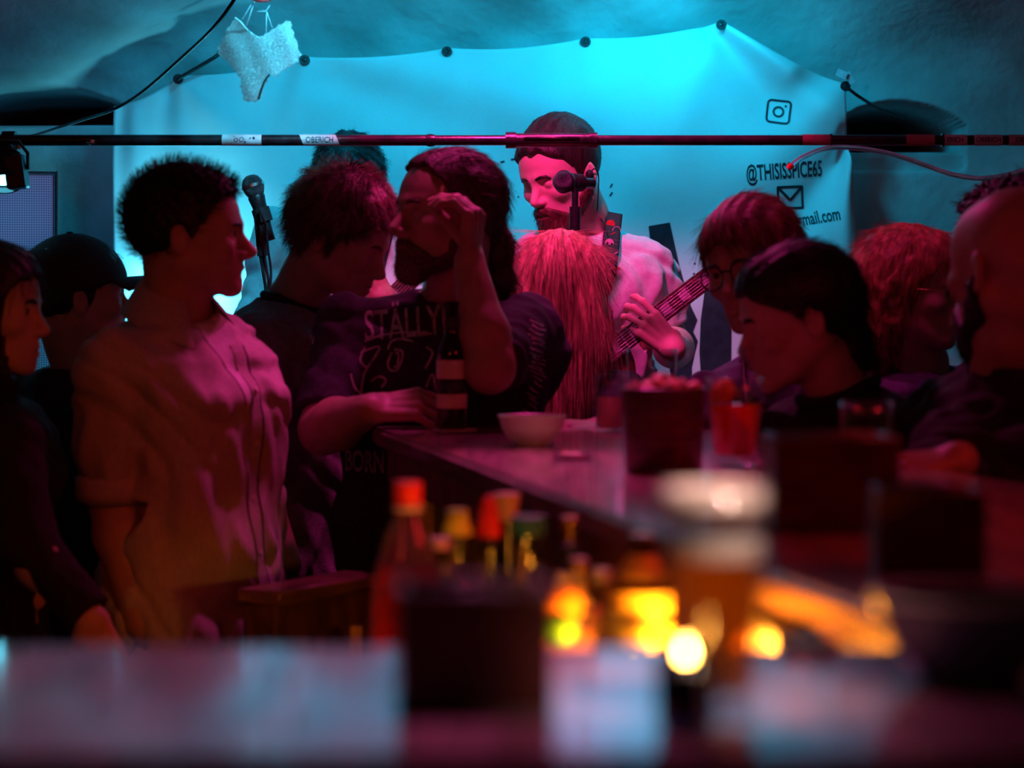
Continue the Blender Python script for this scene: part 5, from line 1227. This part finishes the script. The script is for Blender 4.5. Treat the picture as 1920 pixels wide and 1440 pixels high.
collar_ring(rt, at(850, 550, 4.80)-np.array((0, .004, .012)), RB, .066, .0075, 'sweat')

# --- curly haired man in grey tee, head bowed ---
p4 = person('curly haired man in grey dark collared t-shirt with head bowed', dict(c=at(640, 446, 5.02), face=72, pitch=24, s=1.02), at(556, 560, 5.10), at(540, 1050, 5.12), face=60, w=.195,
    arms=[dict(S=at(482, 660, 4.98), E=at(470, 900, 5.0), W=at(540, 1060, 4.85), sleeve=.75, r=1.05), dict(S=at(640, 660, 5.22), E=at(650, 880, 5.3), W=at(700, 1010, 5.15), sleeve=.75)],
    clothes=dict(mat=M['tee_grey'], amp=.007, infl=.022, low=-.16, fat=1.15, hole=.070, label='grey t-shirt with dark collar'), hp=dict(closed=True), seed=4.4,
    hair=dict(mat=M['hair_brown'], flow=flow_mop, n=9000, L=.040, thick=.018, front=.066, nape=-.070, side=-.02, amp=.0045, style='mop', curl=.55, topadd=.010), neckr=.053)
collar_ring(p4['root'], at(556, 562, 5.10)-np.array((0, 0, .008)), p4['Rb'], .070, .010, 'cloth_navy')

# --- bowed guitarist in the background ---
HW = at(560, 640, 5.72)
p5 = person('musician in white shirt with rolled sleeves bent over his guitar on the stage left', dict(c=at(654, 352, 6.02), face=-6, pitch=38, s=1.0), at(648, 400, 6.12), at(640, 830, 6.14), face=0, w=.200,
    arms=[dict(S=at(527, 440, 6.08), E=at(492, 610, 5.98), W=HW, hand=hand_prims(HW, (1, -.2, -.3), (0, -1, .3), RELAX, side=-1), sleeve=1.2), dict(S=at(742, 440, 6.08), E=at(775, 610, 5.98), W=at(720, 560, 5.72), hand=hand_prims(at(720, 560, 5.72), (-.5, -.2, .8), (.5, -.8, 0), RELAX, side=-1), sleeve=1.2)],
    clothes=dict(mat=M['shirt_white'], amp=.009, infl=.030, low=-.10, fat=1.18, hole=.064, label='white shirt with rolled sleeves'), seed=5.2,
    hair=dict(mat=M['hair_black'], flow=flow_mop, n=3500, L=.028, thick=.016, front=.070, nape=-.070, amp=.004, style='mop', curl=.5))
shirt_collar(p5['root'], at(648, 400, 6.12)+np.array((0, 0, .0)), p5['Rb'], 'shirt_white', r=.066, openang=.4)
def guitar(label, body_c, nut, d0, d1, bodycol, name='electric_guitar', fold=True, neckw=.046, face=(0, -1, 0)):
    """body centre and nut as world points"""
    A = unit(nut-body_c); Fn = np.asarray(face, float); Fn = unit(Fn-A*np.dot(Fn, A)); S = np.cross(A, Fn); R = np.stack([A, S, Fn], 1)
    rt = empty(name, tuple(body_c), label, 'guitar'); L = float(np.linalg.norm(nut-body_c)); loc = lambda P: (P-body_c.astype(np.float32))@R.astype(np.float32)
    def fb(P):
        q = loc(P); d = smin(np.hypot(q[:, 0]+.10, q[:, 1])-.165, np.hypot(q[:, 0]-.09, q[:, 1]*1.0)-.125, .06); d = smax(d, -(np.hypot(q[:, 0]-.225, q[:, 1]+.115)-.070), .01)
        return smax(d, np.abs(q[:, 2])-.022, .012)
    g = MB(); g.sdf(fb, body_c-.32, body_c+.32, .008, M[bodycol]); g.build('guitar_body', None, rt, smooth='all')
    g = MB(); g.box(body_c+A*(.12+(L-.12)/2)+Fn*.020, ((L-.12)/2, neckw/2, .011), M['guitar_red'], R=R, bev=.005); g.build('neck', None, rt)
    g = MB(); g.box(body_c+A*(.12+(L-.12)/2)+Fn*.033, ((L-.12)/2, neckw/2, .0028), M['fretboard'], R=R, bev=.0012); fbo = g.build('fretboard', None, rt)
    SL = L+.11; 
    for k in range(1, 17):
        x = L-SL*(1-2**(-k/12)); 
        if x < .14: break
        g = MB(); g.box(body_c+A*x+Fn*.0364, (.0012, neckw/2-.001, .0010), M['steel'], R=R); g.build('fret', None, fbo)
        if k in (1, 3, 5, 7, 9, 12, 15):
            x2 = L-SL*(1-2**(-(k-.5)/12)); h = .012*(1-k*.02); g = MB(); g.prism([(-h, -.011), (h, -.014), (h, .014), (-h, .011)], .0360, .0364, M['pearl'], R=R, c=body_c+A*x2); g.build('inlay', None, fbo)
    g = MB(); g.box(nut+Fn*.036, (.003, neckw/2, .004), M['pearl'], R=R); g.build('nut', None, rt)
    g = MB(); g.prism([(0, -neckw/2), (.03, -.040), (.15, -.045), (.165, -.02), (.150, 0), (.165, .02), (.15, .045), (.03, .040), (0, neckw/2)], .012, .026, M['guitar_black'], R=R, c=nut); hd = g.build('headstock', None, rt)
    for k in range(3):
        for sg in (-1, 1):
            g = MB(); g.lathe([(0, .026), (.005, .026), (.004, .034), (0, .034)], nut+A*(.045+.04*k)+S*sg*.026, M['steel'], 10, R=R); g.box(nut+A*(.045+.04*k)+S*sg*.055+Fn*.018, (.008, .009, .004), M['pearl'], R=R, bev=.002); g.build('tuning_peg', None, hd)
    for k in range(6):
        o = S*(k-2.5)*.0068; g = MB(); g.tube([body_c-A*.10+o+Fn*.040, nut+o*.95+Fn*.041], .0006, M['steel'], 5, caps=False); g.build('string', None, rt, smooth='all')
    g = MB(); g.box(body_c-A*.02+Fn*.026, (.018, .036, .006), M['cap_cream'], R=R, bev=.002); g.build('pickup', None, rt); g = MB(); g.box(body_c-A*.10+Fn*.030, (.008, .040, .008), M['steel'], R=R, bev=.002); g.build('bridge', None, rt)
    return rt
guitar('dark guitar held by the bowed musician, its headstock rising beside his head', at(560, 740, 5.74), at(775, 520, 5.80), 0, 0, 'guitar_black', name='electric_guitar')
vs, fs = cut_faces([(-.02, .0, 0), (.02, .0, 0), (.12, -.42, 0), (.08, -.42, 0)], [(0, 1, 2, 3)], .02); tr = bvh_of(p5['top']); decal(p5['root'], 'guitar_strap', tr, vs, fs, at(732, 400, 6), (-1, 0, 0), (0, 0, 1), (0, 1, 0), 'strap_black', .004)

# --- singer with guitar ---
GN = at(1326, 520, 5.50); GB = at(1030, 745, 5.42)
GA = unit(GN-GB); fretp = GB+GA*float(np.dot(at(1216, 622, 5.46)-GB, GA))
W8 = at(1264, 656, 5.425)
hp8 = hand_prims(W8, (-.50, .02, .48), (.25, -.9, .1), [(.25, .55, .4), (.45, .7, .5), (.5, .75, .5), (.55, .8, .5)], side=1, spread=(.12, .04, -.04, -.12), thumb=((-.1, .5), (-.2, .6)), sc=1.0)
p8 = person('bearded singer in pale t-shirt looking down at his guitar on the stage', dict(c=at(1050, 326, 5.74), face=-42, pitch=20, roll=-4, s=1.03), at(1105, 430, 5.84), at(1092, 850, 5.86), face=-22, w=.205,
    arms=[dict(S=at(1204, 506, 5.80), E=at(1262, 650, 5.80), W=W8, hand=hp8, sleeve=.78, r=1.05), dict(S=at(1000, 492, 5.76), E=at(950, 640, 5.72), W=at(1010, 730, 5.44), hand=hand_prims(at(1010, 730, 5.44), (.8, -.1, -.2), (0, -1, .1), RELAX, side=-1), sleeve=.8, r=1.05)],
    clothes=dict(mat=M['tee_white'], amp=.0085, infl=.022, low=-.12, fat=1.10, hole=.066, h=.005, label='loose pale t-shirt'), hp=dict(closed=True), skin=M['skin_lit'], seed=6.2,
    hair=dict(mat=M['hair_dark'], flow=flow_back, n=3600, L=.022, thick=.009, front=.074, nape=-.070, side=-.03, amp=.0014, style='back', curl=.1, topadd=.012, r=.0005), neckr=.054)
beard_part(p8, M['hair_brown'], 1.25, drop=.006, high=-.046)
collar_ring(p8['root'], at(1105, 430, 5.84)-np.array((0, .004, .010)), p8['Rb'], .067, .006, 'tee_white')
e8 = p8['hc']+p8['R']@np.array((.080, -.010, -.012))*1.03*np.array((1, 1, 1)); e8b = p8['hc']+p8['R']@np.array((-.083, -.004, -.012))*1.03
g = MB(); g.sdf(lambda P: ell(P, e8b, (.010, .012, .012)), e8b-.02, e8b+.02, .002, M['rubber']); g.tube(smooth_path([e8b, e8b+np.array((.012, -.004, .014)), e8b+np.array((.022, .012, -.004)), e8b+np.array((.02, .02, -.07)), at(1120, 400, 5.78), at(1133, 420, 5.74), at(1138, 440, 5.72)], 6), .0016, M['rubber'], 6); g.build('ear_monitor', None, p8['root'], smooth='all', label='black in-ear monitor with its wire')
hd8 = p8['top']; tr = bvh_of(hd8)
eb = [(p8['hc']+p8['R']@np.array((s*.044, .0815, .012))*1.03, p8['hc']+p8['R']@np.array((s*.028, .0945, .0195))*1.03, p8['hc']+p8['R']@np.array((s*.011, .0965, .0155))*1.03) for s in (-1, 1)]
for e in eb: g = MB(); g.tube(smooth_path(list(e), 4), [.0022]*8+[.0035] if False else .0030, M['hair_dark'], 8); g.build('eyebrow', None, p8['root'], smooth='all')
guitar('electric guitar with block inlays played by the singer', GB, GN, 0, 0, 'guitar_red')
# strap with skulls
st = empty('guitar_strap', tuple(at(1130, 560, 5.7)), 'black guitar strap printed with pale skulls over the singer shoulder', 'strap')
SP = [(1155, 396), (1150, 430), (1145, 470), (1138, 510), (1125, 548), (1112, 590), (1098, 640), (1080, 700)]
def strap_pt(u, v):
    k = u*(len(SP)-1); i = min(int(k), len(SP)-2); t = k-i; px = SP[i][0]+(SP[i+1][0]-SP[i][0])*t+(v-.5)*32; py = SP[i][1]+(SP[i+1][1]-SP[i][1])*t+(v-.5)*6
    o = at(px, py, 5.3); dr = unit(o-np.array((0, 0, CAM_Z))); h = tr.ray_cast(Vector(at(px, py, 5.3)), Vector((0, 1, 0)), 1.0)
    y = h[0][1] if h[0] is not None and h[0][1] < 5.86 else None
    return px, py, y
nu, nv = 40, 6; Y = [[strap_pt(i/nu, j/nv)[2] for j in range(nv+1)] for i in range(nu+1)]
ym = [min([y for y in r if y is not None] or [5.80]) for r in Y]
for _ in range(3): ym = [min(ym[max(i-1, 0)], ym[min(i+1, nu)])*.25+ym[i]*.5+(ym[max(i-1, 0)]+ym[min(i+1, nu)])*.125 for i in range(nu+1)]
def sp3(u, v, off=0):
    px, py, _ = strap_pt(u, v); y = float(np.interp(u*nu, range(nu+1), ym))-.006-off; q = at(px, py, 5.7); return (q[0], y, q[2])
g = MB(); g.grid(lambda u, v: sp3(u, v), nu, nv, M['strap_black'], thick=(0, .003, 0)); g.build('webbing', None, st, smooth='all', fix=False)
def strap_art(items, mat, name):
    g = MB()
    for (u, v, kind, sz) in items:
        if kind == 'skull': v_, f_ = merge(disc2(0, .002, 0, .0105, 14), bar2(-.006, -.010, .006, -.010, .008))
        elif kind == 'dot': v_, f_ = disc2(0, 0, 0, sz, 10); v_ = np.array(v_)
        elif kind == 'rose': v_, f_ = disc2(0, 0, 0, .011, 12); v_ = np.array(v_)
        elif kind == 'ring': v_, f_ = disc2(0, 0, sz-.0014, sz, 16); v_ = np.array(v_)
        elif kind == 'leaf': v_, f_ = bar2(-.008, -.004, .008, .004, .0024); v_ = np.array(v_)
        c_ = np.array(sp3(u, v, .0018 if mat != 'strap_black' else .0030)); g.add([(c_[0]+a*1, c_[1], c_[2]+b*1) for a, b in np.array(v_)[:, :2]], f_, M[mat])
    return g.build(name, None, st, fix=False, smooth=False)
strap_art([(.24, .40, 'skull', 0), (.36, .35, 'leaf', 0), (.46, .55, 'skull', 0), (.62, .50, 'skull', 0), (.14, .75, 'ring', .010), (.30, .75, 'leaf', 0), (.54, .3, 'leaf', 0), (.74, .5, 'skull', 0), (.40, .72, 'leaf', 0)], 'strap_pink', 'skull_print')
strap_art([(u+du, v+dv, 'dot', r_) for u, v in ((.24, .40), (.46, .55), (.62, .50), (.74, .5)) for du, dv, r_ in ((-.002, -.12, .0028), (-.002, .14, .0028), (.018, .01, .0014))], 'strap_black', 'skull_eyes')
strap_art([(.10, .35, 'rose', 0), (.17, .5, 'leaf', 0), (.53, .12, 'leaf', 0), (.33, .2, 'leaf', 0)], 'strap_red', 'rose_print')
v, f = merge(bar2(0, 0, .016, 0, .005), bar2(.004, -.003, .013, .003, .004)); decal(p8['root'], 'chest_print', tr, [(a, b, 0) for a, b in v], f, at(1150, 503, 5.7), (1, 0, 0), (0, 0, 1), (0, 1, 0), 'strap_red', .002)

# --- woman with long fair hair seen from behind ---
W7 = at(1066, 790, 4.50)
def blonde_extra(P, q, d):
    e = chain(q, [(0, -.020, .020), (0, -.045, -.08), (-.012, -.060, -.19), (-.02, -.058, -.31)], [.098, .104, .096, .074], .04)
    e = smax(e, (np.abs(q[:, 1]+.02)-.105)*.8+0*q[:, 0], .03)
    e = e+.0035*np.sin(q[:, 0]*170+5*np.sin(q[:, 2]*9+q[:, 0]*10))+.002*np.sin(q[:, 0]*390+3*np.sin(q[:, 2]*21))
    face = smax(-(q[:, 1]-.030), (q[:, 2]-.055), .02)
    e = smax(e, -(smin(-face*0+ell(q, (0, .11, -.05), (.060, .075, .120)), ell(q, (0, .11, -.05), (.060, .075, .120)), .01)), .01)
    return smin(d, e, .02)
p7 = person('woman with long straight fair hair seen from behind, facing the singer', dict(c=at(1052, 545, 5.18), face=172, pitch=3, s=1.0), at(1062, 690, 5.18), at(1062, 1080, 5.14), face=172, fem=True, w=.165,
    arms=[dict(S=at(935, 740, 5.12), E=at(930, 900, 4.98), W=at(1000, 860, 4.8)), dict(S=at(1165, 745, 5.12), E=at(1170, 880, 4.82), W=at(1128, 806, 4.62), hand=hand_prims(at(1128, 804, 4.60), (-.85, -.5, .06), (.1, -.2, 1), [(.15, .3, .2)]*4, side=1, sc=.9))],
    clothes=dict(mat=M['cloth_black'], label='black top'), seed=7.7, skin=M['skin_fair_dim'],
    hair=dict(mat=M['hair_blonde'], flow=flow_down, n=6500, jit=.03, L=.13, thick=.012, nape=-.10, style='back', amp=.0015, extra=blonde_extra, lo=at(1052, 545, 5.18)-np.array((.2, .25, .42)), curl=.03, r=.0006, seg=7))

# --- man in cap ---
p2 = person('person in black cap and black top facing away toward the speaker', dict(c=at(146, 556, 5.10), face=112, pitch=-3, s=1.0), at(150, 690, 5.12), at(130, 1180, 5.14), face=150, w=.20,
    arms=[dict(S=at(238, 770, 5.16), E=at(250, 960, 5.10), W=at(200, 1080, 4.95)), dict(S=at(40, 770, 5.14), E=at(28, 960, 5.10), W=at(70, 1080, 4.95))],
    clothes=dict(mat=M['cloth_navy'], label='black top', infl=.02), seed=8.8,
    hair=dict(mat=M['hair_black'], flow=flow_down, n=1800, L=.03, thick=.010, nape=-.09, style='short', amp=.002))
def cap_parts(pr):
    R, hc, hs = pr['R'], pr['hc'], pr['hs']; Rf = R.astype(np.float32)
    def f(P):
        q = (P-hc.astype(np.float32))@Rf/hs; d = ell(q, (0, -.010, .022), (.092, .118, .112)); d = smax(d, .010+.20*np.clip(q[:, 1]+.02, 0, 1)-q[:, 2], .006); a = np.arctan2(q[:, 0], q[:, 1]+.01)
        return d+.0012*np.exp(-(np.sin(a*3)/.06)**2)
    g = MB(); g.sdf(f, hc-.17, hc+.17, .0035, M['cap_black']); cp = g.build('cap', None, pr['root'], smooth='all', label='black baseball cap')
    g = MB()
    def b(u, v):
        a = math.radians(-62+124*u); r = .5; base = np.array((.088*math.sin(a), -.010+.114*math.cos(a), .030)); ext = v*.085*max(0, math.cos(a*1.2))**.45
        q = base+np.array((.15*math.sin(a)*ext, ext, .010*(1-abs(u*2-1)**2)*v+.004-.020*v*(abs(u*2-1))**2-.008*v)); return tuple(hc+R@q*hs)
    g.grid(b, 24, 8, M['cap_black'], thick=(0, 0, .003)); g.build('brim', None, cp, smooth='all', fix=False) 
    g = MB(); c_ = hc+R@np.array((0, -.010, .134))*hs; g.sdf(lambda P: ell(P, c_, (.008, .008, .004)), c_-.015, c_+.015, .002, M['cap_black']); g.build('cap_button', None, cp, smooth='all')
cap_parts(p2)

# --- woman at the left edge ---
HWl = at(170, 1160, 4.05)
def longdark(P, q, d):
    e = chain(q, [(0, -.020, .015), (0, -.045, -.09), (.0, -.065, -.22), (0, -.06, -.36)], [.095, .100, .095, .07], .04); e = e+.003*np.sin(np.arctan2(q[:, 0], q[:, 1])*40+4*np.sin(q[:, 2]*12)); e = smax(e, -ell(q, (0, .115, -.045), (.062, .080, .12)), .012); return smin(d, e, .02)
p1 = person('woman with long dark hair in dark top cut off by the left edge', dict(c=at(-24, 580, 4.30), face=84, pitch=2, s=.98), at(-40, 726, 4.32), at(-60, 1220, 4.34), face=75, fem=True,
    arms=[dict(S=at(20, 830, 4.16), E=at(40, 1010, 4.10), W=HWl, hand=hand_prims(HWl, (.35, 0, -.9), (.4, -.9, 0), RELAX, side=1, sc=.95), sleeve='long'), dict(S=at(-30, 830, 4.52), E=at(0, 1000, 4.55), W=at(60, 1120, 4.4), sleeve='long')],
    clothes=dict(mat=M['cloth_black'], label='dark long sleeve top', infl=.022), seed=9.1, hp=dict(nose=.95), skin=M['skin_fair_dim'],
    hair=dict(mat=M['hair_black'], flow=flow_down, n=3600, L=.09, thick=.013, front=.060, nape=-.10, style='back', amp=.0015, extra=longdark, lo=at(-24, 580, 4.3)-np.array((.2, .2, .46)), curl=.05))

# --- woman with glasses ---
p9 = person('woman with round dark glasses and swept reddish hair behind the counter', dict(c=at(1412, 500, 4.62), face=-36, pitch=8, roll=-10, s=1.02), at(1450, 660, 4.70), at(1500, 1120, 4.75), face=-40, fem=True, w=.18,
    arms=[dict(S=at(1330, 760, 4.66), E=at(1330, 900, 4.56), W=at(1400, 850, 4.62), sleeve='long'), dict(S=at(1590, 760, 4.80), E=at(1620, 930, 4.75), W=at(1560, 1000, 4.6), sleeve='long')],
    clothes=dict(mat=M['jacket_purple'], label='dark purple jacket', infl=.026, amp=.009, fat=1.15), seed=10.4, hp=dict(mouth=.8), skin=M['skin_fair_dim'],
    hair=dict(mat=M['hair_auburn'], flow=flow_sleek, n=5500, L=.055, thick=.013, front=.050, nape=-.085, side=-.045, amp=.002, style='back', curl=.12, topadd=.006, jit=.05))
def spectacles(pr, r=.022, mat='metal_black', sy=.92, parent=None, t=.0017):
    R, hc, hs = pr['R'], pr['hc'], pr['hs']; W_ = lambda q: hc+R@np.array(q)*hs
    gl = empty('glasses', tuple(W_((0, .1, 0))), 'x', 'glasses')
    g = MB()
    for s in (-1, 1): g.tube([W_((s*.033+r*math.cos(a), .101-.004*abs(math.cos(a)), -.004+r*sy*math.sin(a))) for a in np.linspace(0, 6.283, 29)[:-1]], t*hs, M[mat], 8, close=True)
    g.tube([W_((-.012, .102, .002)), W_((0, .106, .005)), W_((.012, .102, .002))], t, M[mat], 8); g.build('frame', None, gl, smooth='all')
    for s in (-1, 1):
        g = MB(); g.tube([W_((s*.054, .098, .004)), W_((s*.078, .080, .004)), W_((s*.084, .0, .002)), W_((s*.082, -.020, -.012))], t*.9, M[mat], 8); g.build('temple', None, gl, smooth='all')
    return gl
gl = spectacles(p9, .0245); gl['label'] = 'round dark framed glasses on the woman with swept reddish hair'

# --- woman with tied dark hair drinking through a straw ---
p10 = person('woman with dark tied back hair in profile sipping from a straw', dict(c=at(1494, 596, 4.14), face=-84, pitch=14, s=.98), at(1570, 728, 4.16), at(1620, 1240, 4.20), face=-55, fem=True, w=.185,
    arms=[dict(S=at(1445, 850, 4.08), E=at(1455, 990, 3.98), W=at(1400, 900, 4.0), hand=None, sleeve='long'), dict(S=at(1720, 830, 4.24), E=at(1760, 1020, 4.15), W=at(1700, 1100, 4.0), sleeve='long')],
    clothes=dict(mat=M['cloth_black'], label='black jumper', infl=.034, fat=1.25, amp=.006), seed=11.3, hp=dict(nose=.90, mouth=.3, closed=True), skin=M['skin_fair_dim'],
    hair=dict(mat=M['hair_black'], flow=flow_back, n=3600, L=.05, thick=.013, front=.060, nape=-.090, side=-.005, amp=.0015, style='back', curl=.04, jit=.04,
              extra=lambda P, q, d: smin(d, ell(q, (0, -.085, -.065), (.045, .035, .055))+.003*wob(q, 110), .03), lo=at(1500, 584, 4.14)-np.array((.2, .2, .22))))
g = MB(); g.tube([at(1397, 684, 4.08), at(1404, 800, 3.98), at(1408, 850, 3.95)], .0035, M['cap_black_plastic'], 8); g.build('drinking_straw', label='thin dark straw at the lips of the woman in profile', cat='straw', smooth='all')
collar_ring(p10['root'], at(1570, 728, 4.16)-np.array((0, .004, .004)), p10['Rb'], .068, .010, 'cloth_navy')

# --- woman with wavy red blond hair, facing right ---
def wavy(P, q, d):
    e = chain(q, [(0, -.030, .015), (0, -.065, -.06), (-.01, -.085, -.13)], [.088, .075, .055], .04)
    e = smin(e, chain(q, [(-.02, -.100, -.02), (-.03, -.15, .02), (-.03, -.170, -.03)], [.020, .016, .010], .02), .02)
    e = e+.006*np.sin(q[:, 2]*95+5*np.sin(q[:, 0]*30+q[:, 1]*40))+.004*wob(q, 120); e = smax(e, -ell(q, (0, .105, -.045), (.066, .085, .11)), .012); return smin(d, e, .03)
p11 = person('woman with wavy red blond hair and thin glasses turned to the right', dict(c=at(1712, 543, 4.92), face=62, pitch=4, roll=0, s=1.0), at(1725, 680, 4.96), at(1750, 1100, 5.0), face=60, fem=True,
    arms=[dict(S=at(1650, 760, 4.86), E=at(1650, 940, 4.8), W=at(1700, 1040, 4.7), sleeve='long'), dict(S=at(1800, 740, 5.08), E=at(1850, 920, 5.05), W=at(1850, 1040, 4.9), sleeve='long')],
    clothes=dict(mat=M['jacket_purple'], label='dark top'), seed=12.2, skin=M['skin_fair_dim'],
    hair=dict(mat=M['hair_red'], flow=flow_down, n=6500, L=.06, thick=.016, front=.064, nape=-.085, side=-.02, amp=.003, style='mop', curl=.3, jit=.06, extra=wavy, lo=at(1712, 543, 4.92)-np.array((.22, .22, .25)), hi=at(1712, 543, 4.92)+np.array((.22, .22, .18))))
gl = spectacles(p11, .021, 'brass', .8, t=.0010); gl['label'] = 'thin metal glasses on the woman with wavy red blond hair'

# --- balding man at the right edge, and the dark curly head behind him ---
p12 = person('bald man in dark jacket at the right edge leaning on the counter', dict(c=at(1898, 500, 3.80), face=-150, pitch=0, s=1.08), at(1895, 690, 3.84), at(1900, 1330, 3.88), face=-60, w=.215,
    arms=[dict(S=at(1790, 850, 3.74), E=at(1748, 1010, 3.52), W=at(1800, 862, 3.46), hand=hand_prims(at(1800, 862, 3.46), (-.9, -.2, -.1), (0, -.3, 1), RELAX, side=1), sleeve='long'), dict(S=at(2010, 850, 3.95), E=at(2060, 1100, 3.9), W=at(2000, 1200, 3.7), sleeve='long')],
    clothes=dict(mat=M['cloth_black'], label='dark jacket', infl=.034, fat=1.25, amp=.009), seed=13.7)
beard_part(p12, M['hair_black'], 1.5, drop=.02)
p13 = person('person with dark curly hair behind the bald man at the right edge', dict(c=at(1905, 476, 4.60), face=-120, pitch=0, s=1.05), at(1905, 620, 4.62), at(1910, 1100, 4.64), face=-100,
    clothes=dict(mat=M['cloth_black'], label='black top'), seed=14.1,
    hair=dict(mat=M['hair_black'], flow=flow_mop, n=3000, L=.03, thick=.024, amp=.006, style='curl', curl=1.1, nape=-.09))
